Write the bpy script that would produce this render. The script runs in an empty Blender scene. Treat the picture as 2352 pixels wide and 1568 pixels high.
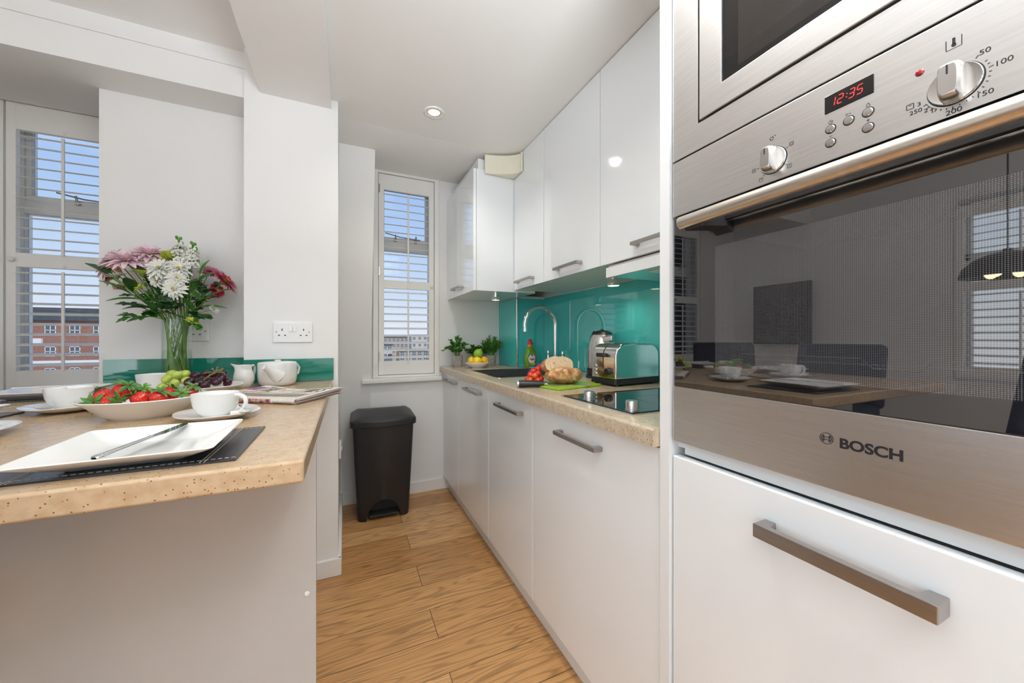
import bpy, bmesh, math, random
from mathutils import Vector, Matrix
random.seed(7)
PI = math.pi
S = bpy.context.scene
COL = S.collection

# ------------------------------------------------------------------ camera
cam = bpy.data.cameras.new('camera')
cam.sensor_width = 36.0
cam.lens = 842.0 / 2352.0 * 36.0
cam.shift_y = -8.0 / 2352.0
cam.clip_start = 0.02
cam.clip_end = 600
camo = bpy.data.objects.new('camera', cam)
COL.objects.link(camo)
camo.location = (0, 0, 1.07)
camo.rotation_euler = (PI / 2, 0, -math.atan(384.0 / 842.0))
S.camera = camo

# ------------------------------------------------------------------ exposure
S.view_settings.view_transform = 'Standard'
S.view_settings.look = 'None'
S.view_settings.gamma = 1.0
S.view_settings.use_curve_mapping = False
S.view_settings.exposure = 0.24
S.cycles.use_denoising = True
S.cycles.max_bounces = 10
S.cycles.diffuse_bounces = 6
S.cycles.glossy_bounces = 6
S.cycles.transmission_bounces = 10
S.cycles.transparent_max_bounces = 12
S.cycles.sample_clamp_indirect = 6.0
S.cycles.caustics_reflective = False
S.cycles.caustics_refractive = False

# ------------------------------------------------------------------ sky
W = bpy.data.worlds.new('sky')
S.world = W
W.use_nodes = True
nt = W.node_tree
nt.nodes.clear()
wo = nt.nodes.new('ShaderNodeOutputWorld')
bg = nt.nodes.new('ShaderNodeBackground')
tc = nt.nodes.new('ShaderNodeTexCoord')
sx = nt.nodes.new('ShaderNodeSeparateXYZ')
rp = nt.nodes.new('ShaderNodeValToRGB')
nz = nt.nodes.new('ShaderNodeTexNoise')
mp = nt.nodes.new('ShaderNodeMapping')
cr = nt.nodes.new('ShaderNodeValToRGB')
mx = nt.nodes.new('ShaderNodeMix')
mx.data_type = 'RGBA'
nt.links.new(tc.outputs['Generated'], sx.inputs[0])
nt.links.new(sx.outputs['Z'], rp.inputs[0])
e = rp.color_ramp.elements
e[0].position = 0.0
e[0].color = (0.84, 0.88, 0.97, 1)
e[1].position = 0.45
e[1].color = (0.30, 0.50, 0.93, 1)
m_ = rp.color_ramp.elements.new(0.12)
m_.color = (0.62, 0.75, 0.96, 1)
m_ = rp.color_ramp.elements.new(0.25)
m_.color = (0.46, 0.64, 0.95, 1)
mp.inputs['Scale'].default_value = (1.6, 1.6, 5.0)
nt.links.new(tc.outputs['Generated'], mp.inputs[0])
nz.inputs['Scale'].default_value = 2.2
nz.inputs['Detail'].default_value = 6
nt.links.new(mp.outputs[0], nz.inputs['Vector'])
cr.color_ramp.elements[0].position = 0.52
cr.color_ramp.elements[0].color = (0, 0, 0, 1)
cr.color_ramp.elements[1].position = 0.80
cr.color_ramp.elements[1].color = (0.55, 0.55, 0.55, 1)
nt.links.new(nz.outputs['Fac'], cr.inputs[0])
nt.links.new(cr.outputs[0], mx.inputs[0])
nt.links.new(rp.outputs[0], mx.inputs[6])
mx.inputs[7].default_value = (0.92, 0.94, 0.98, 1)
nt.links.new(mx.outputs[2], bg.inputs[0])
bg.inputs[1].default_value = 0.88
nt.links.new(bg.outputs[0], wo.inputs[0])

# ------------------------------------------------------------------ lights
def area(name, loc, rot, sx_, sy_, power, col=(1, 1, 1)):
    l = bpy.data.lights.new(name, 'AREA')
    l.shape = 'RECTANGLE'
    l.size = sx_
    l.size_y = sy_
    l.energy = power
    l.color = col
    o = bpy.data.objects.new(name, l)
    COL.objects.link(o)
    o.location = loc
    o.rotation_euler = rot
    return o

sun = bpy.data.lights.new('sun', 'SUN')
sun.energy = 2.2
sun.angle = 0.01
sun.color = (1, .95, .88)
suno = bpy.data.objects.new('sun', sun)
COL.objects.link(suno)
suno.rotation_euler = Vector((.55, -.75, .62)).to_track_quat('Z', 'Y').to_euler()
# unseen fill lamps added to brighten the room; daylight_side sits behind the side window
area('fill_rear', (-.8, -2.5, 1.35), (PI / 2, 0, 0), 2.6, 1.7, 10, (.91, .965, 1))  # added fill from behind the camera
area('fill_left', (-2.45, -1.45, 1.4), (0, -PI / 2, 0), 1.5, 1.6, 26, (.87, .935, 1))  # added fill towards the kitchen units
area('daylight_side', (-2.78, .33, 1.4), (0, -PI / 2, 0), 1.2, 1.4, 5, (.93, .97, 1))
area('fill_up', (.30, -.40, 1.45), (PI, 0, 0), .6, .6, 58, (.85, .925, 1))  # added upward fill without a fixture, brightens the kitchen ceiling
area('fill_room', (-1.1, -.9, 2.2), (0, 0, 0), 1.0, 1.0, 4, (.97, .98, 1))  # added soft overhead fill without a fitting

# ------------------------------------------------------------------ materials
MATS = {}
def mat(name, col=(.8, .8, .8), rough=.5, metal=0.0, var=0.0, vscale=8.0, bump=0.0, bscale=60.0, stretch=(1, 1, 1), coat=0.0, trans=0.0, ior=1.5, emit=None, estr=0.0, sss=0.0, spec=None, alpha=1.0):
    m = bpy.data.materials.new(name)
    m.use_nodes = True
    n = m.node_tree
    b = n.nodes['Principled BSDF']
    b.inputs['Base Color'].default_value = (*col, 1)
    b.inputs['Roughness'].default_value = rough
    b.inputs['Metallic'].default_value = metal
    b.inputs['IOR'].default_value = ior
    b.inputs['Coat Weight'].default_value = coat
    b.inputs['Coat Roughness'].default_value = .03
    b.inputs['Transmission Weight'].default_value = trans
    b.inputs['Alpha'].default_value = alpha
    if sss:
        b.inputs['Subsurface Weight'].default_value = sss
        b.inputs['Subsurface Radius'].default_value = (.01, .005, .003)
    if spec is not None:
        b.inputs['Specular IOR Level'].default_value = spec
    if emit:
        b.inputs['Emission Color'].default_value = (*emit, 1)
        b.inputs['Emission Strength'].default_value = estr
    t = n.nodes.new('ShaderNodeTexCoord')
    mpn = n.nodes.new('ShaderNodeMapping')
    mpn.inputs['Scale'].default_value = stretch
    n.links.new(t.outputs['Object'], mpn.inputs[0])
    nz_ = n.nodes.new('ShaderNodeTexNoise')
    nz_.inputs['Scale'].default_value = vscale
    nz_.inputs['Detail'].default_value = 4
    n.links.new(mpn.outputs[0], nz_.inputs['Vector'])
    r = n.nodes.new('ShaderNodeValToRGB')
    lo = tuple(max(0, c * (1 - var)) for c in col)
    hi = tuple(min(1, c * (1 + var)) for c in col)
    r.color_ramp.elements[0].position = .3
    r.color_ramp.elements[0].color = (*lo, 1)
    r.color_ramp.elements[1].position = .7
    r.color_ramp.elements[1].color = (*hi, 1)
    n.links.new(nz_.outputs['Fac'], r.inputs[0])
    n.links.new(r.outputs[0], b.inputs['Base Color'])
    if bump:
        nb = n.nodes.new('ShaderNodeTexNoise')
        nb.inputs['Scale'].default_value = bscale
        nb.inputs['Detail'].default_value = 3
        n.links.new(mpn.outputs[0], nb.inputs['Vector'])
        bp = n.nodes.new('ShaderNodeBump')
        bp.inputs['Strength'].default_value = bump
        bp.inputs['Distance'].default_value = .002
        n.links.new(nb.outputs['Fac'], bp.inputs['Height'])
        n.links.new(bp.outputs[0], b.inputs['Normal'])
    MATS[name] = m
    return m

def N(m, t):
    return m.node_tree.nodes.new(t)
def L(m, a, b):
    m.node_tree.links.new(a, b)
def ramp(m, stops):
    r = N(m, 'ShaderNodeValToRGB')
    e_ = r.color_ramp.elements
    e_[0].position, e_[0].color = stops[0][0], (*stops[0][1], 1)
    e_[1].position, e_[1].color = stops[-1][0], (*stops[-1][1], 1)
    for p, c in stops[1:-1]:
        k = e_.new(p)
        k.color = (*c, 1)
    return r

wall_m = mat('wall_paint', (.80, .80, .79), .55, var=.012, vscale=3, bump=.10, bscale=220)
ceil_m = mat('ceiling_paint', (.82, .82, .81), .6, var=.012, vscale=2, bump=.08, bscale=180)
trim_m = mat('trim_gloss_paint', (.82, .82, .80), .3, var=.02, vscale=6)
shut_m = mat('shutter_paint', (.87, .87, .84), .35, var=.02, vscale=6)
cab_m = mat('white_gloss_lacquer', (.81, .84, .855), .10, var=.008, vscale=3, coat=.6)
cab2_m = mat('white_melamine', (.775, .795, .80), .3, var=.01, vscale=3)
barp_m = mat('satin_panel', (.48, .47, .45), .28, var=.02, vscale=3)  # white panel greyed: shade under the bar overhang is in the colour
steel_m = mat('brushed_steel', (.79, .77, .755), .26, 1, var=.05, vscale=9, bump=.06, bscale=120, stretch=(30, 1, 30))
handle_m = mat('satin_nickel', (.42, .39, .37), .30, 1, var=.05, vscale=30, bump=.05, bscale=200, stretch=(8, 1, 8))
bar_m = mat('satin_steel_tube', (.72, .66, .58), .30, 1, var=.03, vscale=20, bump=.05, bscale=200, stretch=(10, 1, 10))
chrome_m = mat('chrome', (.85, .86, .87), .05, 1, var=.01)
polish_m = mat('polished_steel', (.70, .70, .69), .12, 1, var=.03, vscale=14, bump=.04, bscale=25, stretch=(1, 1, 4))
kettle_m = mat('kettle_steel', (.66, .64, .62), .24, 1, var=.04, vscale=20, bump=.04, bscale=160, stretch=(1, 1, 12))
knob_m = mat('satin_knob', (.60, .58, .56), .28, 1, var=.03, vscale=40)
white_plastic = mat('white_plastic', (.82, .82, .81), .25, var=.01)
cream_plastic = mat('cream_plastic', (.76, .73, .60), .4, var=.03, vscale=8)
black_plastic = mat('black_plastic', (.012, .012, .013), .38, var=.15, vscale=10, bump=.06, bscale=300)
black_soft = mat('black_rubber', (.015, .015, .016), .5, var=.1)
dark_m = mat('black_print', (.010, .009, .012), .5, var=.05)
hole_m = mat('dark_hole', (.02, .02, .02), .7, var=.05)
china_m = mat('white_china', (.84, .84, .82), .10, var=.01, coat=.4)
china2_m = mat('white_glazed_stoneware', (.76, .76, .74), .16, var=.015, coat=.3)
navy_m = mat('navy_velvet', (.012, .02, .045), .8, var=.25, vscale=40, bump=.15, bscale=300)
leather_m = mat('black_leather', (.014, .015, .020), .26, var=.2, vscale=30, bump=.12, bscale=500)
stitch_m = mat('cream_stitch', (.55, .50, .40), .6, var=.1)
board_edge = mat('kraft_edge', (.50, .38, .22), .7, var=.1)
leaf_m = mat('leaf_green', (.06, .20, .028), .4, var=.45, vscale=30)
leaf2_m = mat('leaf_dark_green', (.028, .105, .022), .38, var=.4, vscale=30)
leaf3_m = mat('leaf_bright_green', (.10, .30, .03), .42, var=.4, vscale=40)
stem_m = mat('stem_green', (.14, .26, .035), .4, var=.3, vscale=30)
pinkp = mat('pale_pink_petal', (.90, .70, .76), .5, var=.10, vscale=35)
whitep = mat('white_petal', (.84, .84, .78), .5, var=.04, vscale=35)
yellowp = mat('lime_yellow_petal', (.62, .66, .10), .5, var=.2, vscale=60)
magp = mat('magenta_petal', (.50, .006, .075), .45, var=.3, vscale=40)
lilacp = mat('dusky_pink_petal', (.48, .14, .22), .5, var=.3, vscale=60)
peachp = mat('peach_petal', (.70, .32, .28), .5, var=.2, vscale=40)
centre_m = mat('flower_centre', (.42, .34, .04), .7, var=.3, vscale=200)
dark_centre = mat('dark_flower_centre', (.14, .05, .03), .7, var=.3, vscale=200)
pot_m = mat('grey_concrete', (.34, .31, .28), .8, var=.25, vscale=50, bump=.3, bscale=90)
lemon_m = mat('lemon_skin', (.86, .58, .02), .35, var=.08, vscale=20, bump=.2, bscale=160, sss=.1)
orange_m = mat('deep_yellow_skin', (.88, .46, .02), .35, var=.08, vscale=20, bump=.2, bscale=160, sss=.1)
lime_m = mat('lime_skin', (.24, .43, .03), .35, var=.3, vscale=14, bump=.2, bscale=160, sss=.1)
tomato_m = mat('tomato_skin', (.66, .025, .008), .12, var=.2, vscale=20, coat=.5)
tomato2_m = mat('orange_tomato_skin', (.78, .12, .012), .12, var=.2, vscale=20, coat=.5)
ggrape_m = mat('green_grape_skin', (.48, .58, .10), .18, var=.15, vscale=40, sss=.35)
pgrape_m = mat('purple_grape_skin', (.040, .006, .016), .2, var=.6, vscale=45)
twig_m = mat('grape_stalk', (.25, .17, .03), .6, var=.2, vscale=60)
lime_plastic = mat('lime_plastic', (.30, .48, .01), .3, var=.05)
blue_cloth = mat('blue_cloth', (.10, .30, .66), .8, var=.3, vscale=60, bump=.3, bscale=200)
pink_sponge = mat('pink_sponge', (.80, .10, .30), .85, var=.15, vscale=150, bump=.5, bscale=250)
green_scourer = mat('dark_scourer', (.10, .09, .16), .9, var=.3, vscale=200)
red_plastic = mat('red_plastic', (.62, .012, .02), .25, var=.05)
soap_m = mat('green_washing_up_liquid', (.30, .52, .02), .08, var=.1, vscale=12, trans=.45, ior=1.4)
label_white = mat('label_white', (.85, .85, .82), .4, var=.01)
label_green = mat('label_green', (.02, .22, .06), .4, var=.05)
label_yellow = mat('label_yellow', (.85, .72, .02), .4, var=.05)
label_orange = mat('label_orange', (.75, .22, .02), .4, var=.05)
label_red = mat('label_red', (.45, .02, .01), .4, var=.05)
sink_m = mat('black_granite', (.025, .027, .03), .35, var=.3, vscale=200)
hob_m = mat('hob_glass', (.006, .008, .008), .03, var=.05, spec=.9)
cavity_m = mat('oven_enamel', (.022, .022, .025), .35, var=.1)
led_m = mat('led_digits', (.4, 0, 0), .5, emit=(1, .03, .03), estr=2.6)
screen_m = mat('display_window', (.012, .010, .011), .08, var=.05)
redlens_m = mat('red_lens', (.35, .006, .01), .12, var=.1, coat=.5)
bulb_m = mat('lamp_glow', (1, .9, .7), .5, emit=(1, .83, .50), estr=5.0)
down_m = mat('downlight_glow', (1, .9, .7), .5, emit=(1, .90, .70), estr=4.0)
grass_glass = mat('clear_glass', (.97, .99, .98), .0, trans=1.0, ior=1.46)
water_m = mat('water', (.94, .98, .95), .0, trans=1.0, ior=1.33)
tv_m = mat('dark_screen', (.01, .012, .018), .08, var=.05)
roof_m = mat('slate_grey', (.07, .08, .09), .6, var=.2, vscale=1)
conc_m = mat('pale_render', (.60, .56, .50), .8, var=.08, vscale=.5)
tan_m = mat('tan_stone', (.50, .38, .27), .8, var=.15, vscale=.3)
winwhite = mat('outdoor_white_paint', (.75, .75, .74), .5, var=.03)
winglass = mat('outdoor_dark_glass', (.10, .12, .15), .1, var=.2)
ground_m = mat('city_ground', (.34, .31, .29), .9, var=.3, vscale=.05)
wood_leg = mat('dark_wood', (.10, .05, .03), .4, var=.2, vscale=20)

# one green back-painted glass: shaded copy for upstands, brighter lit copy for splashbacks
upstand_m = mat('shaded_green_glass', (.012, .20, .145), .04, var=.03, vscale=2, coat=.5)
splash_m = mat('green_glass', (.062, .51, .49), .04, var=.03, vscale=2, coat=.5)

# window pane: clear glass that both reflects and lets through
pane_m = bpy.data.materials.new('window_glass')
pane_m.use_nodes = True
pn = pane_m.node_tree
pn.nodes.clear()
po = pn.nodes.new('ShaderNodeOutputMaterial')
pt = pn.nodes.new('ShaderNodeBsdfTransparent')
pg = pn.nodes.new('ShaderNodeBsdfGlossy')
pg.inputs['Roughness'].default_value = .01
pm = pn.nodes.new('ShaderNodeMixShader')
pf = pn.nodes.new('ShaderNodeFresnel')
pf.inputs['IOR'].default_value = 1.35
pt.inputs[0].default_value = (.97, .98, .98, 1)
pn.links.new(pf.outputs[0], pm.inputs[0])
pn.links.new(pt.outputs[0], pm.inputs[1])
pn.links.new(pg.outputs[0], pm.inputs[2])
pn.links.new(pm.outputs[0], po.inputs[0])

def tinted_glass(name, tint, ior, rough=.012):
    m = bpy.data.materials.new(name)
    m.use_nodes = True
    n = m.node_tree
    n.nodes.clear()
    o = n.nodes.new('ShaderNodeOutputMaterial')
    t = n.nodes.new('ShaderNodeBsdfTransparent')
    t.inputs[0].default_value = (*tint, 1)
    g = n.nodes.new('ShaderNodeBsdfGlossy')
    g.inputs['Roughness'].default_value = rough
    x = n.nodes.new('ShaderNodeMixShader')
    f = n.nodes.new('ShaderNodeFresnel')
    f.inputs['IOR'].default_value = ior
    ge = n.nodes.new('ShaderNodeNewGeometry')
    inv = n.nodes.new('ShaderNodeMath')
    inv.operation = 'SUBTRACT'
    inv.inputs[0].default_value = 1.0
    n.links.new(ge.outputs['Backfacing'], inv.inputs[1])
    mu = n.nodes.new('ShaderNodeMath')
    mu.operation = 'MULTIPLY'
    n.links.new(f.outputs[0], mu.inputs[0])
    n.links.new(inv.outputs[0], mu.inputs[1])
    n.links.new(mu.outputs[0], x.inputs[0])
    n.links.new(t.outputs[0], x.inputs[1])
    n.links.new(g.outputs[0], x.inputs[2])
    n.links.new(x.outputs[0], o.inputs[0])
    return m
ovenglass_m = tinted_glass('oven_door_glass', (.78, .78, .80), 2.9)
mwglass_m = tinted_glass('microwave_glass', (.55, .52, .50), 1.5, .02)
vaseglass_m = tinted_glass('thin_clear_glass', (.95, .98, .965), 1.75, .005)
vasewater_m = tinted_glass('vase_water', (.93, .975, .93), 1.25, .005)
bush_m = mat('bright_foliage', (.10, .30, .055), .45, var=.45, vscale=40)

# printed dot screen behind the oven glass: rows of small dark holes in a pale print
def dot_screen(name, pitch, pale, dark, thr, hexa=True, ax=('Y', 'Z')):
    m = bpy.data.materials.new(name)
    m.use_nodes = True
    b = m.node_tree.nodes['Principled BSDF']
    t = N(m, 'ShaderNodeTexCoord')
    s = N(m, 'ShaderNodeSeparateXYZ')
    L(m, t.outputs['Object'], s.inputs[0])
    def mth(op, a, c=None):
        k = N(m, 'ShaderNodeMath')
        k.operation = op
        for i, q in enumerate((a, c)):
            if q is None:
                continue
            if isinstance(q, (int, float)):
                k.inputs[i].default_value = q
            else:
                L(m, q, k.inputs[i])
        return k.outputs[0]
    w = 2 * PI / pitch
    a = mth('SINE', mth('MULTIPLY', mth('ADD', s.outputs[ax[0]], s.outputs[ax[1]]), w * .7071))
    c = mth('SINE', mth('MULTIPLY', mth('SUBTRACT', s.outputs[ax[0]], s.outputs[ax[1]]), w * .7071))
    p = mth('MULTIPLY', a, c)
    r = ramp(m, [(thr - .12, pale), (thr + .12, dark)])
    k = mth('MULTIPLY', mth('ADD', p, 1.0), .5)
    L(m, k, r.inputs[0])
    L(m, r.outputs[0], b.inputs['Base Color'])
    b.inputs['Roughness'].default_value = .5
    return m
ovendots_m = dot_screen('oven_dot_print', .0030, (.42, .42, .40), (.006, .006, .008), .50)
mwdots_m = dot_screen('microwave_mesh', .0022, (.30, .27, .24), (.03, .028, .026), .52)

# speckled solid-surface worktop
def worktop_mat(name, base, c2):
    m = bpy.data.materials.new(name)
    m.use_nodes = True
    b = m.node_tree.nodes['Principled BSDF']
    t = N(m, 'ShaderNodeTexCoord')
    n1 = N(m, 'ShaderNodeTexNoise')
    n1.inputs['Scale'].default_value = 55
    n1.inputs['Detail'].default_value = 5
    L(m, t.outputs['Object'], n1.inputs['Vector'])
    r1 = ramp(m, [(.30, c2), (.55, base), (.75, tuple(min(1, x * 1.08) for x in base))])
    L(m, n1.outputs['Fac'], r1.inputs[0])
    v = N(m, 'ShaderNodeTexVoronoi')
    v.inputs['Scale'].default_value = 260
    L(m, t.outputs['Object'], v.inputs['Vector'])
    sp = N(m, 'ShaderNodeSeparateXYZ')
    L(m, v.outputs['Color'], sp.inputs[0])
    g = N(m, 'ShaderNodeMath')
    g.operation = 'GREATER_THAN'
    g.inputs[1].default_value = .80
    L(m, sp.outputs['X'], g.inputs[0])
    d = N(m, 'ShaderNodeMath')
    d.operation = 'LESS_THAN'
    d.inputs[1].default_value = .30
    L(m, v.outputs['Distance'], d.inputs[0])
    k = N(m, 'ShaderNodeMath')
    k.operation = 'MULTIPLY'
    L(m, g.outputs[0], k.inputs[0])
    L(m, d.outputs[0], k.inputs[1])
    rc = ramp(m, [(0, (.10, .045, .02)), (.5, (.30, .15, .05)), (1, (.42, .22, .06))])
    L(m, sp.outputs['Y'], rc.inputs[0])
    x = N(m, 'ShaderNodeMix')
    x.data_type = 'RGBA'
    L(m, k.outputs[0], x.inputs[0])
    L(m, r1.outputs[0], x.inputs[6])
    L(m, rc.outputs[0], x.inputs[7])
    L(m, x.outputs[2], b.inputs['Base Color'])
    b.inputs['Roughness'].default_value = .22
    return m
bartop_m = worktop_mat('sand_worktop', (.50, .36, .225), (.44, .295, .165))
top_m = worktop_mat('sand_worktop_kitchen', (.50, .41, .30), (.44, .35, .25))

# oak planks running across the galley
floor_m = bpy.data.materials.new('oak_planks')
floor_m.use_nodes = True
fb = floor_m.node_tree.nodes['Principled BSDF']
ft = N(floor_m, 'ShaderNodeTexCoord')
fmap = N(floor_m, 'ShaderNodeMapping')
fmap.inputs['Location'].default_value = (.42, -.10, 0)
L(floor_m, ft.outputs['Object'], fmap.inputs[0])
brick = N(floor_m, 'ShaderNodeTexBrick')
brick.offset = .37
brick.offset_frequency = 2
brick.inputs['Scale'].default_value = 1
brick.inputs['Brick Width'].default_value = 1.15
brick.inputs['Row Height'].default_value = .15
brick.inputs['Mortar Size'].default_value = .0012
brick.inputs['Mortar Smooth'].default_value = .2
brick.inputs['Bias'].default_value = 0
brick.inputs['Color1'].default_value = (0, 0, 0, 1)
brick.inputs['Color2'].default_value = (1, 1, 1, 1)
brick.inputs['Mortar'].default_value = (.5, .5, .5, 1)
L(floor_m, fmap.outputs[0], brick.inputs['Vector'])
# grain coordinates shifted from plank to plank
fsep = N(floor_m, 'ShaderNodeSeparateColor')
L(floor_m, brick.outputs['Color'], fsep.inputs[0])
fo = N(floor_m, 'ShaderNodeCombineXYZ')
k1 = N(floor_m, 'ShaderNodeMath'); k1.operation = 'MULTIPLY'; k1.inputs[1].default_value = 13.0
L(floor_m, fsep.outputs[0], k1.inputs[0])
L(floor_m, k1.outputs[0], fo.inputs[0]); L(floor_m, k1.outputs[0], fo.inputs[2])
fadd = N(floor_m, 'ShaderNodeVectorMath'); fadd.operation = 'ADD'
L(floor_m, ft.outputs['Object'], fadd.inputs[0]); L(floor_m, fo.outputs[0], fadd.inputs[1])
fm2 = N(floor_m, 'ShaderNodeMapping'); fm2.inputs['Scale'].default_value = (.9, 9, 1)
L(floor_m, fadd.outputs[0], fm2.inputs[0])
fw = N(floor_m, 'ShaderNodeTexNoise'); fw.inputs['Scale'].default_value = 1.3; fw.inputs['Detail'].default_value = 2
L(floor_m, fm2.outputs[0], fw.inputs['Vector'])
# contour rings of a low-frequency field give cathedral grain
fmul = N(floor_m, 'ShaderNodeMath'); fmul.operation = 'MULTIPLY'; fmul.inputs[1].default_value = 95
L(floor_m, fw.outputs['Fac'], fmul.inputs[0])
fsin = N(floor_m, 'ShaderNodeMath'); fsin.operation = 'SINE'
L(floor_m, fmul.outputs[0], fsin.inputs[0])
fm3 = N(floor_m, 'ShaderNodeMapping'); fm3.inputs['Scale'].default_value = (7, 160, 1)
L(floor_m, fadd.outputs[0], fm3.inputs[0])
ff = N(floor_m, 'ShaderNodeTexNoise'); ff.inputs['Scale'].default_value = 1; ff.inputs['Detail'].default_value = 4
L(floor_m, fm3.outputs[0], ff.inputs['Vector'])
fr = ramp(floor_m, [(0, (.45, .45, .45)), (.35, (.92, .92, .92)), (1, (1, 1, 1))])
frs = N(floor_m, 'ShaderNodeMapRange'); frs.inputs[1].default_value = -1; frs.inputs[2].default_value = 1
L(floor_m, fsin.outputs[0], frs.inputs[0]); L(floor_m, frs.outputs[0], fr.inputs[0])
fr2 = ramp(floor_m, [(.32, (.55, .52, .5)), (.52, (1, 1, 1))])
L(floor_m, ff.outputs['Fac'], fr2.inputs[0])
fbase = ramp(floor_m, [(0, (.47, .235, .085)), (.5, (.58, .31, .118)), (1, (.69, .40, .175))])
L(floor_m, fsep.outputs[0], fbase.inputs[0])
def mulc(m, a, b_, f):
    x = N(m, 'ShaderNodeMix'); x.data_type = 'RGBA'; x.blend_type = 'MULTIPLY'
    x.inputs[0].default_value = f
    L(m, a, x.inputs[6]); L(m, b_, x.inputs[7])
    return x.outputs[2]
fc = mulc(floor_m, fbase.outputs[0], fr.outputs[0], .62)
fc = mulc(floor_m, fc, fr2.outputs[0], .52)
fmo = N(floor_m, 'ShaderNodeMix'); fmo.data_type = 'RGBA'
L(floor_m, brick.outputs['Fac'], fmo.inputs[0]); L(floor_m, fc, fmo.inputs[6])
fmo.inputs[7].default_value = (.05, .028, .015, 1)
L(floor_m, fmo.outputs[2], fb.inputs['Base Color'])
fb.inputs['Roughness'].default_value = .36

# brick facade
brick_m = bpy.data.materials.new('red_brick')
brick_m.use_nodes = True
bt = N(brick_m, 'ShaderNodeTexCoord')
bs = N(brick_m, 'ShaderNodeMapping'); bs.inputs['Rotation'].default_value = (PI / 2, 0, 0)
L(brick_m, bt.outputs['Object'], bs.inputs[0])
bk = N(brick_m, 'ShaderNodeTexBrick'); bk.inputs['Scale'].default_value = 1.6
bk.inputs['Color1'].default_value = (.24, .075, .045, 1); bk.inputs['Color2'].default_value = (.32, .11, .07, 1)
bk.inputs['Mortar'].default_value = (.36, .27, .22, 1); bk.inputs['Mortar Size'].default_value = .03
L(brick_m, bs.outputs[0], bk.inputs['Vector'])
L(brick_m, bk.outputs['Color'], brick_m.node_tree.nodes['Principled BSDF'].inputs['Base Color'])

# strawberry skin with seeds
straw_m = bpy.data.materials.new('strawberry_skin')
straw_m.use_nodes = True
sb = straw_m.node_tree.nodes['Principled BSDF']
st_ = N(straw_m, 'ShaderNodeTexCoord')
sv = N(straw_m, 'ShaderNodeTexVoronoi'); sv.inputs['Scale'].default_value = 230; sv.inputs['Randomness'].default_value = .35
L(straw_m, st_.outputs['Object'], sv.inputs['Vector'])
sr = ramp(straw_m, [(.12, (.80, .55, .12)), (.24, (.50, .010, .008)), (.6, (.62, .022, .012))])
L(straw_m, sv.outputs['Distance'], sr.inputs[0])
L(straw_m, sr.outputs[0], sb.inputs['Base Color'])
sbp = N(straw_m, 'ShaderNodeBump'); sbp.inputs['Strength'].default_value = .6; sbp.inputs['Distance'].default_value = .0012
L(straw_m, sv.outputs['Distance'], sbp.inputs['Height']); L(straw_m, sbp.outputs[0], sb.inputs['Normal'])
sb.inputs['Roughness'].default_value = .22

# bread
def bread_mat(name, stops, scale, spots):
    m = bpy.data.materials.new(name); m.use_nodes = True
    b = m.node_tree.nodes['Principled BSDF']
    t = N(m, 'ShaderNodeTexCoord')
    n1 = N(m, 'ShaderNodeTexNoise'); n1.inputs['Scale'].default_value = scale; n1.inputs['Detail'].default_value = 8
    L(m, t.outputs['Object'], n1.inputs['Vector'])
    r = ramp(m, stops); L(m, n1.outputs['Fac'], r.inputs[0])
    v = N(m, 'ShaderNodeTexNoise'); v.inputs['Scale'].default_value = spots; v.inputs['Detail'].default_value = 2
    L(m, t.outputs['Object'], v.inputs['Vector'])
    r2 = ramp(m, [(.64, (1, 1, 1)), (.72, (.16, .08, .06))]); L(m, v.outputs['Fac'], r2.inputs[0])
    c = mulc(m, r.outputs[0], r2.outputs[0], .9)
    L(m, c, b.inputs['Base Color'])
    bp = N(m, 'ShaderNodeBump'); bp.inputs['Strength'].default_value = .7; bp.inputs['Distance'].default_value = .003
    L(m, n1.outputs['Fac'], bp.inputs['Height']); L(m, bp.outputs[0], b.inputs['Normal'])
    b.inputs['Roughness'].default_value = .8
    return m
crust_m = bread_mat('bread_crust', [(.30, (.24, .09, .03)), (.45, (.46, .22, .08)), (.58, (.60, .36, .17)), (.72, (.74, .62, .48))], 45, 55)
crumb_m = bread_mat('bread_crumb', [(.28, (.42, .27, .14)), (.42, (.66, .47, .28)), (.7, (.76, .60, .40))], 110, 70)

# newsprint
def news_mat(name, stops, scale=(1, 1, 1), nscale=60):
    m = bpy.data.materials.new(name); m.use_nodes = True
    b = m.node_tree.nodes['Principled BSDF']
    t = N(m, 'ShaderNodeTexCoord'); mp_ = N(m, 'ShaderNodeMapping'); mp_.inputs['Scale'].default_value = scale
    L(m, t.outputs['Object'], mp_.inputs[0])
    n1 = N(m, 'ShaderNodeTexNoise'); n1.inputs['Scale'].default_value = nscale; n1.inputs['Detail'].default_value = 3
    L(m, mp_.outputs[0], n1.inputs['Vector'])
    r = ramp(m, stops); L(m, n1.outputs['Fac'], r.inputs[0]); L(m, r.outputs[0], b.inputs['Base Color'])
    b.inputs['Roughness'].default_value = .85
    return m
paper_m = news_mat('newsprint', [(.3, (.66, .62, .55)), (.7, (.72, .68, .61))])
paper_edge = news_mat('newsprint_edge', [(.35, (.42, .33, .30)), (.65, (.60, .52, .48))], (1, 1, 300), 3)
photo_strip = news_mat('printed_photo', [(.30, (.02, .015, .02)), (.42, (.10, .12, .30)), (.5, (.42, .12, .10)), (.58, (.60, .36, .22)), (.7, (.30, .22, .30))], (1, 1, 1), 75)
orange_strip = news_mat('printed_orange_band', [(.35, (.62, .40, .28)), (.65, (.74, .58, .46))], (1, 1, 1), 50)
purple_print = news_mat('printed_purple_block', [(.35, (.16, .08, .20)), (.65, (.30, .16, .30))], (1, 1, 1), 60)

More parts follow.
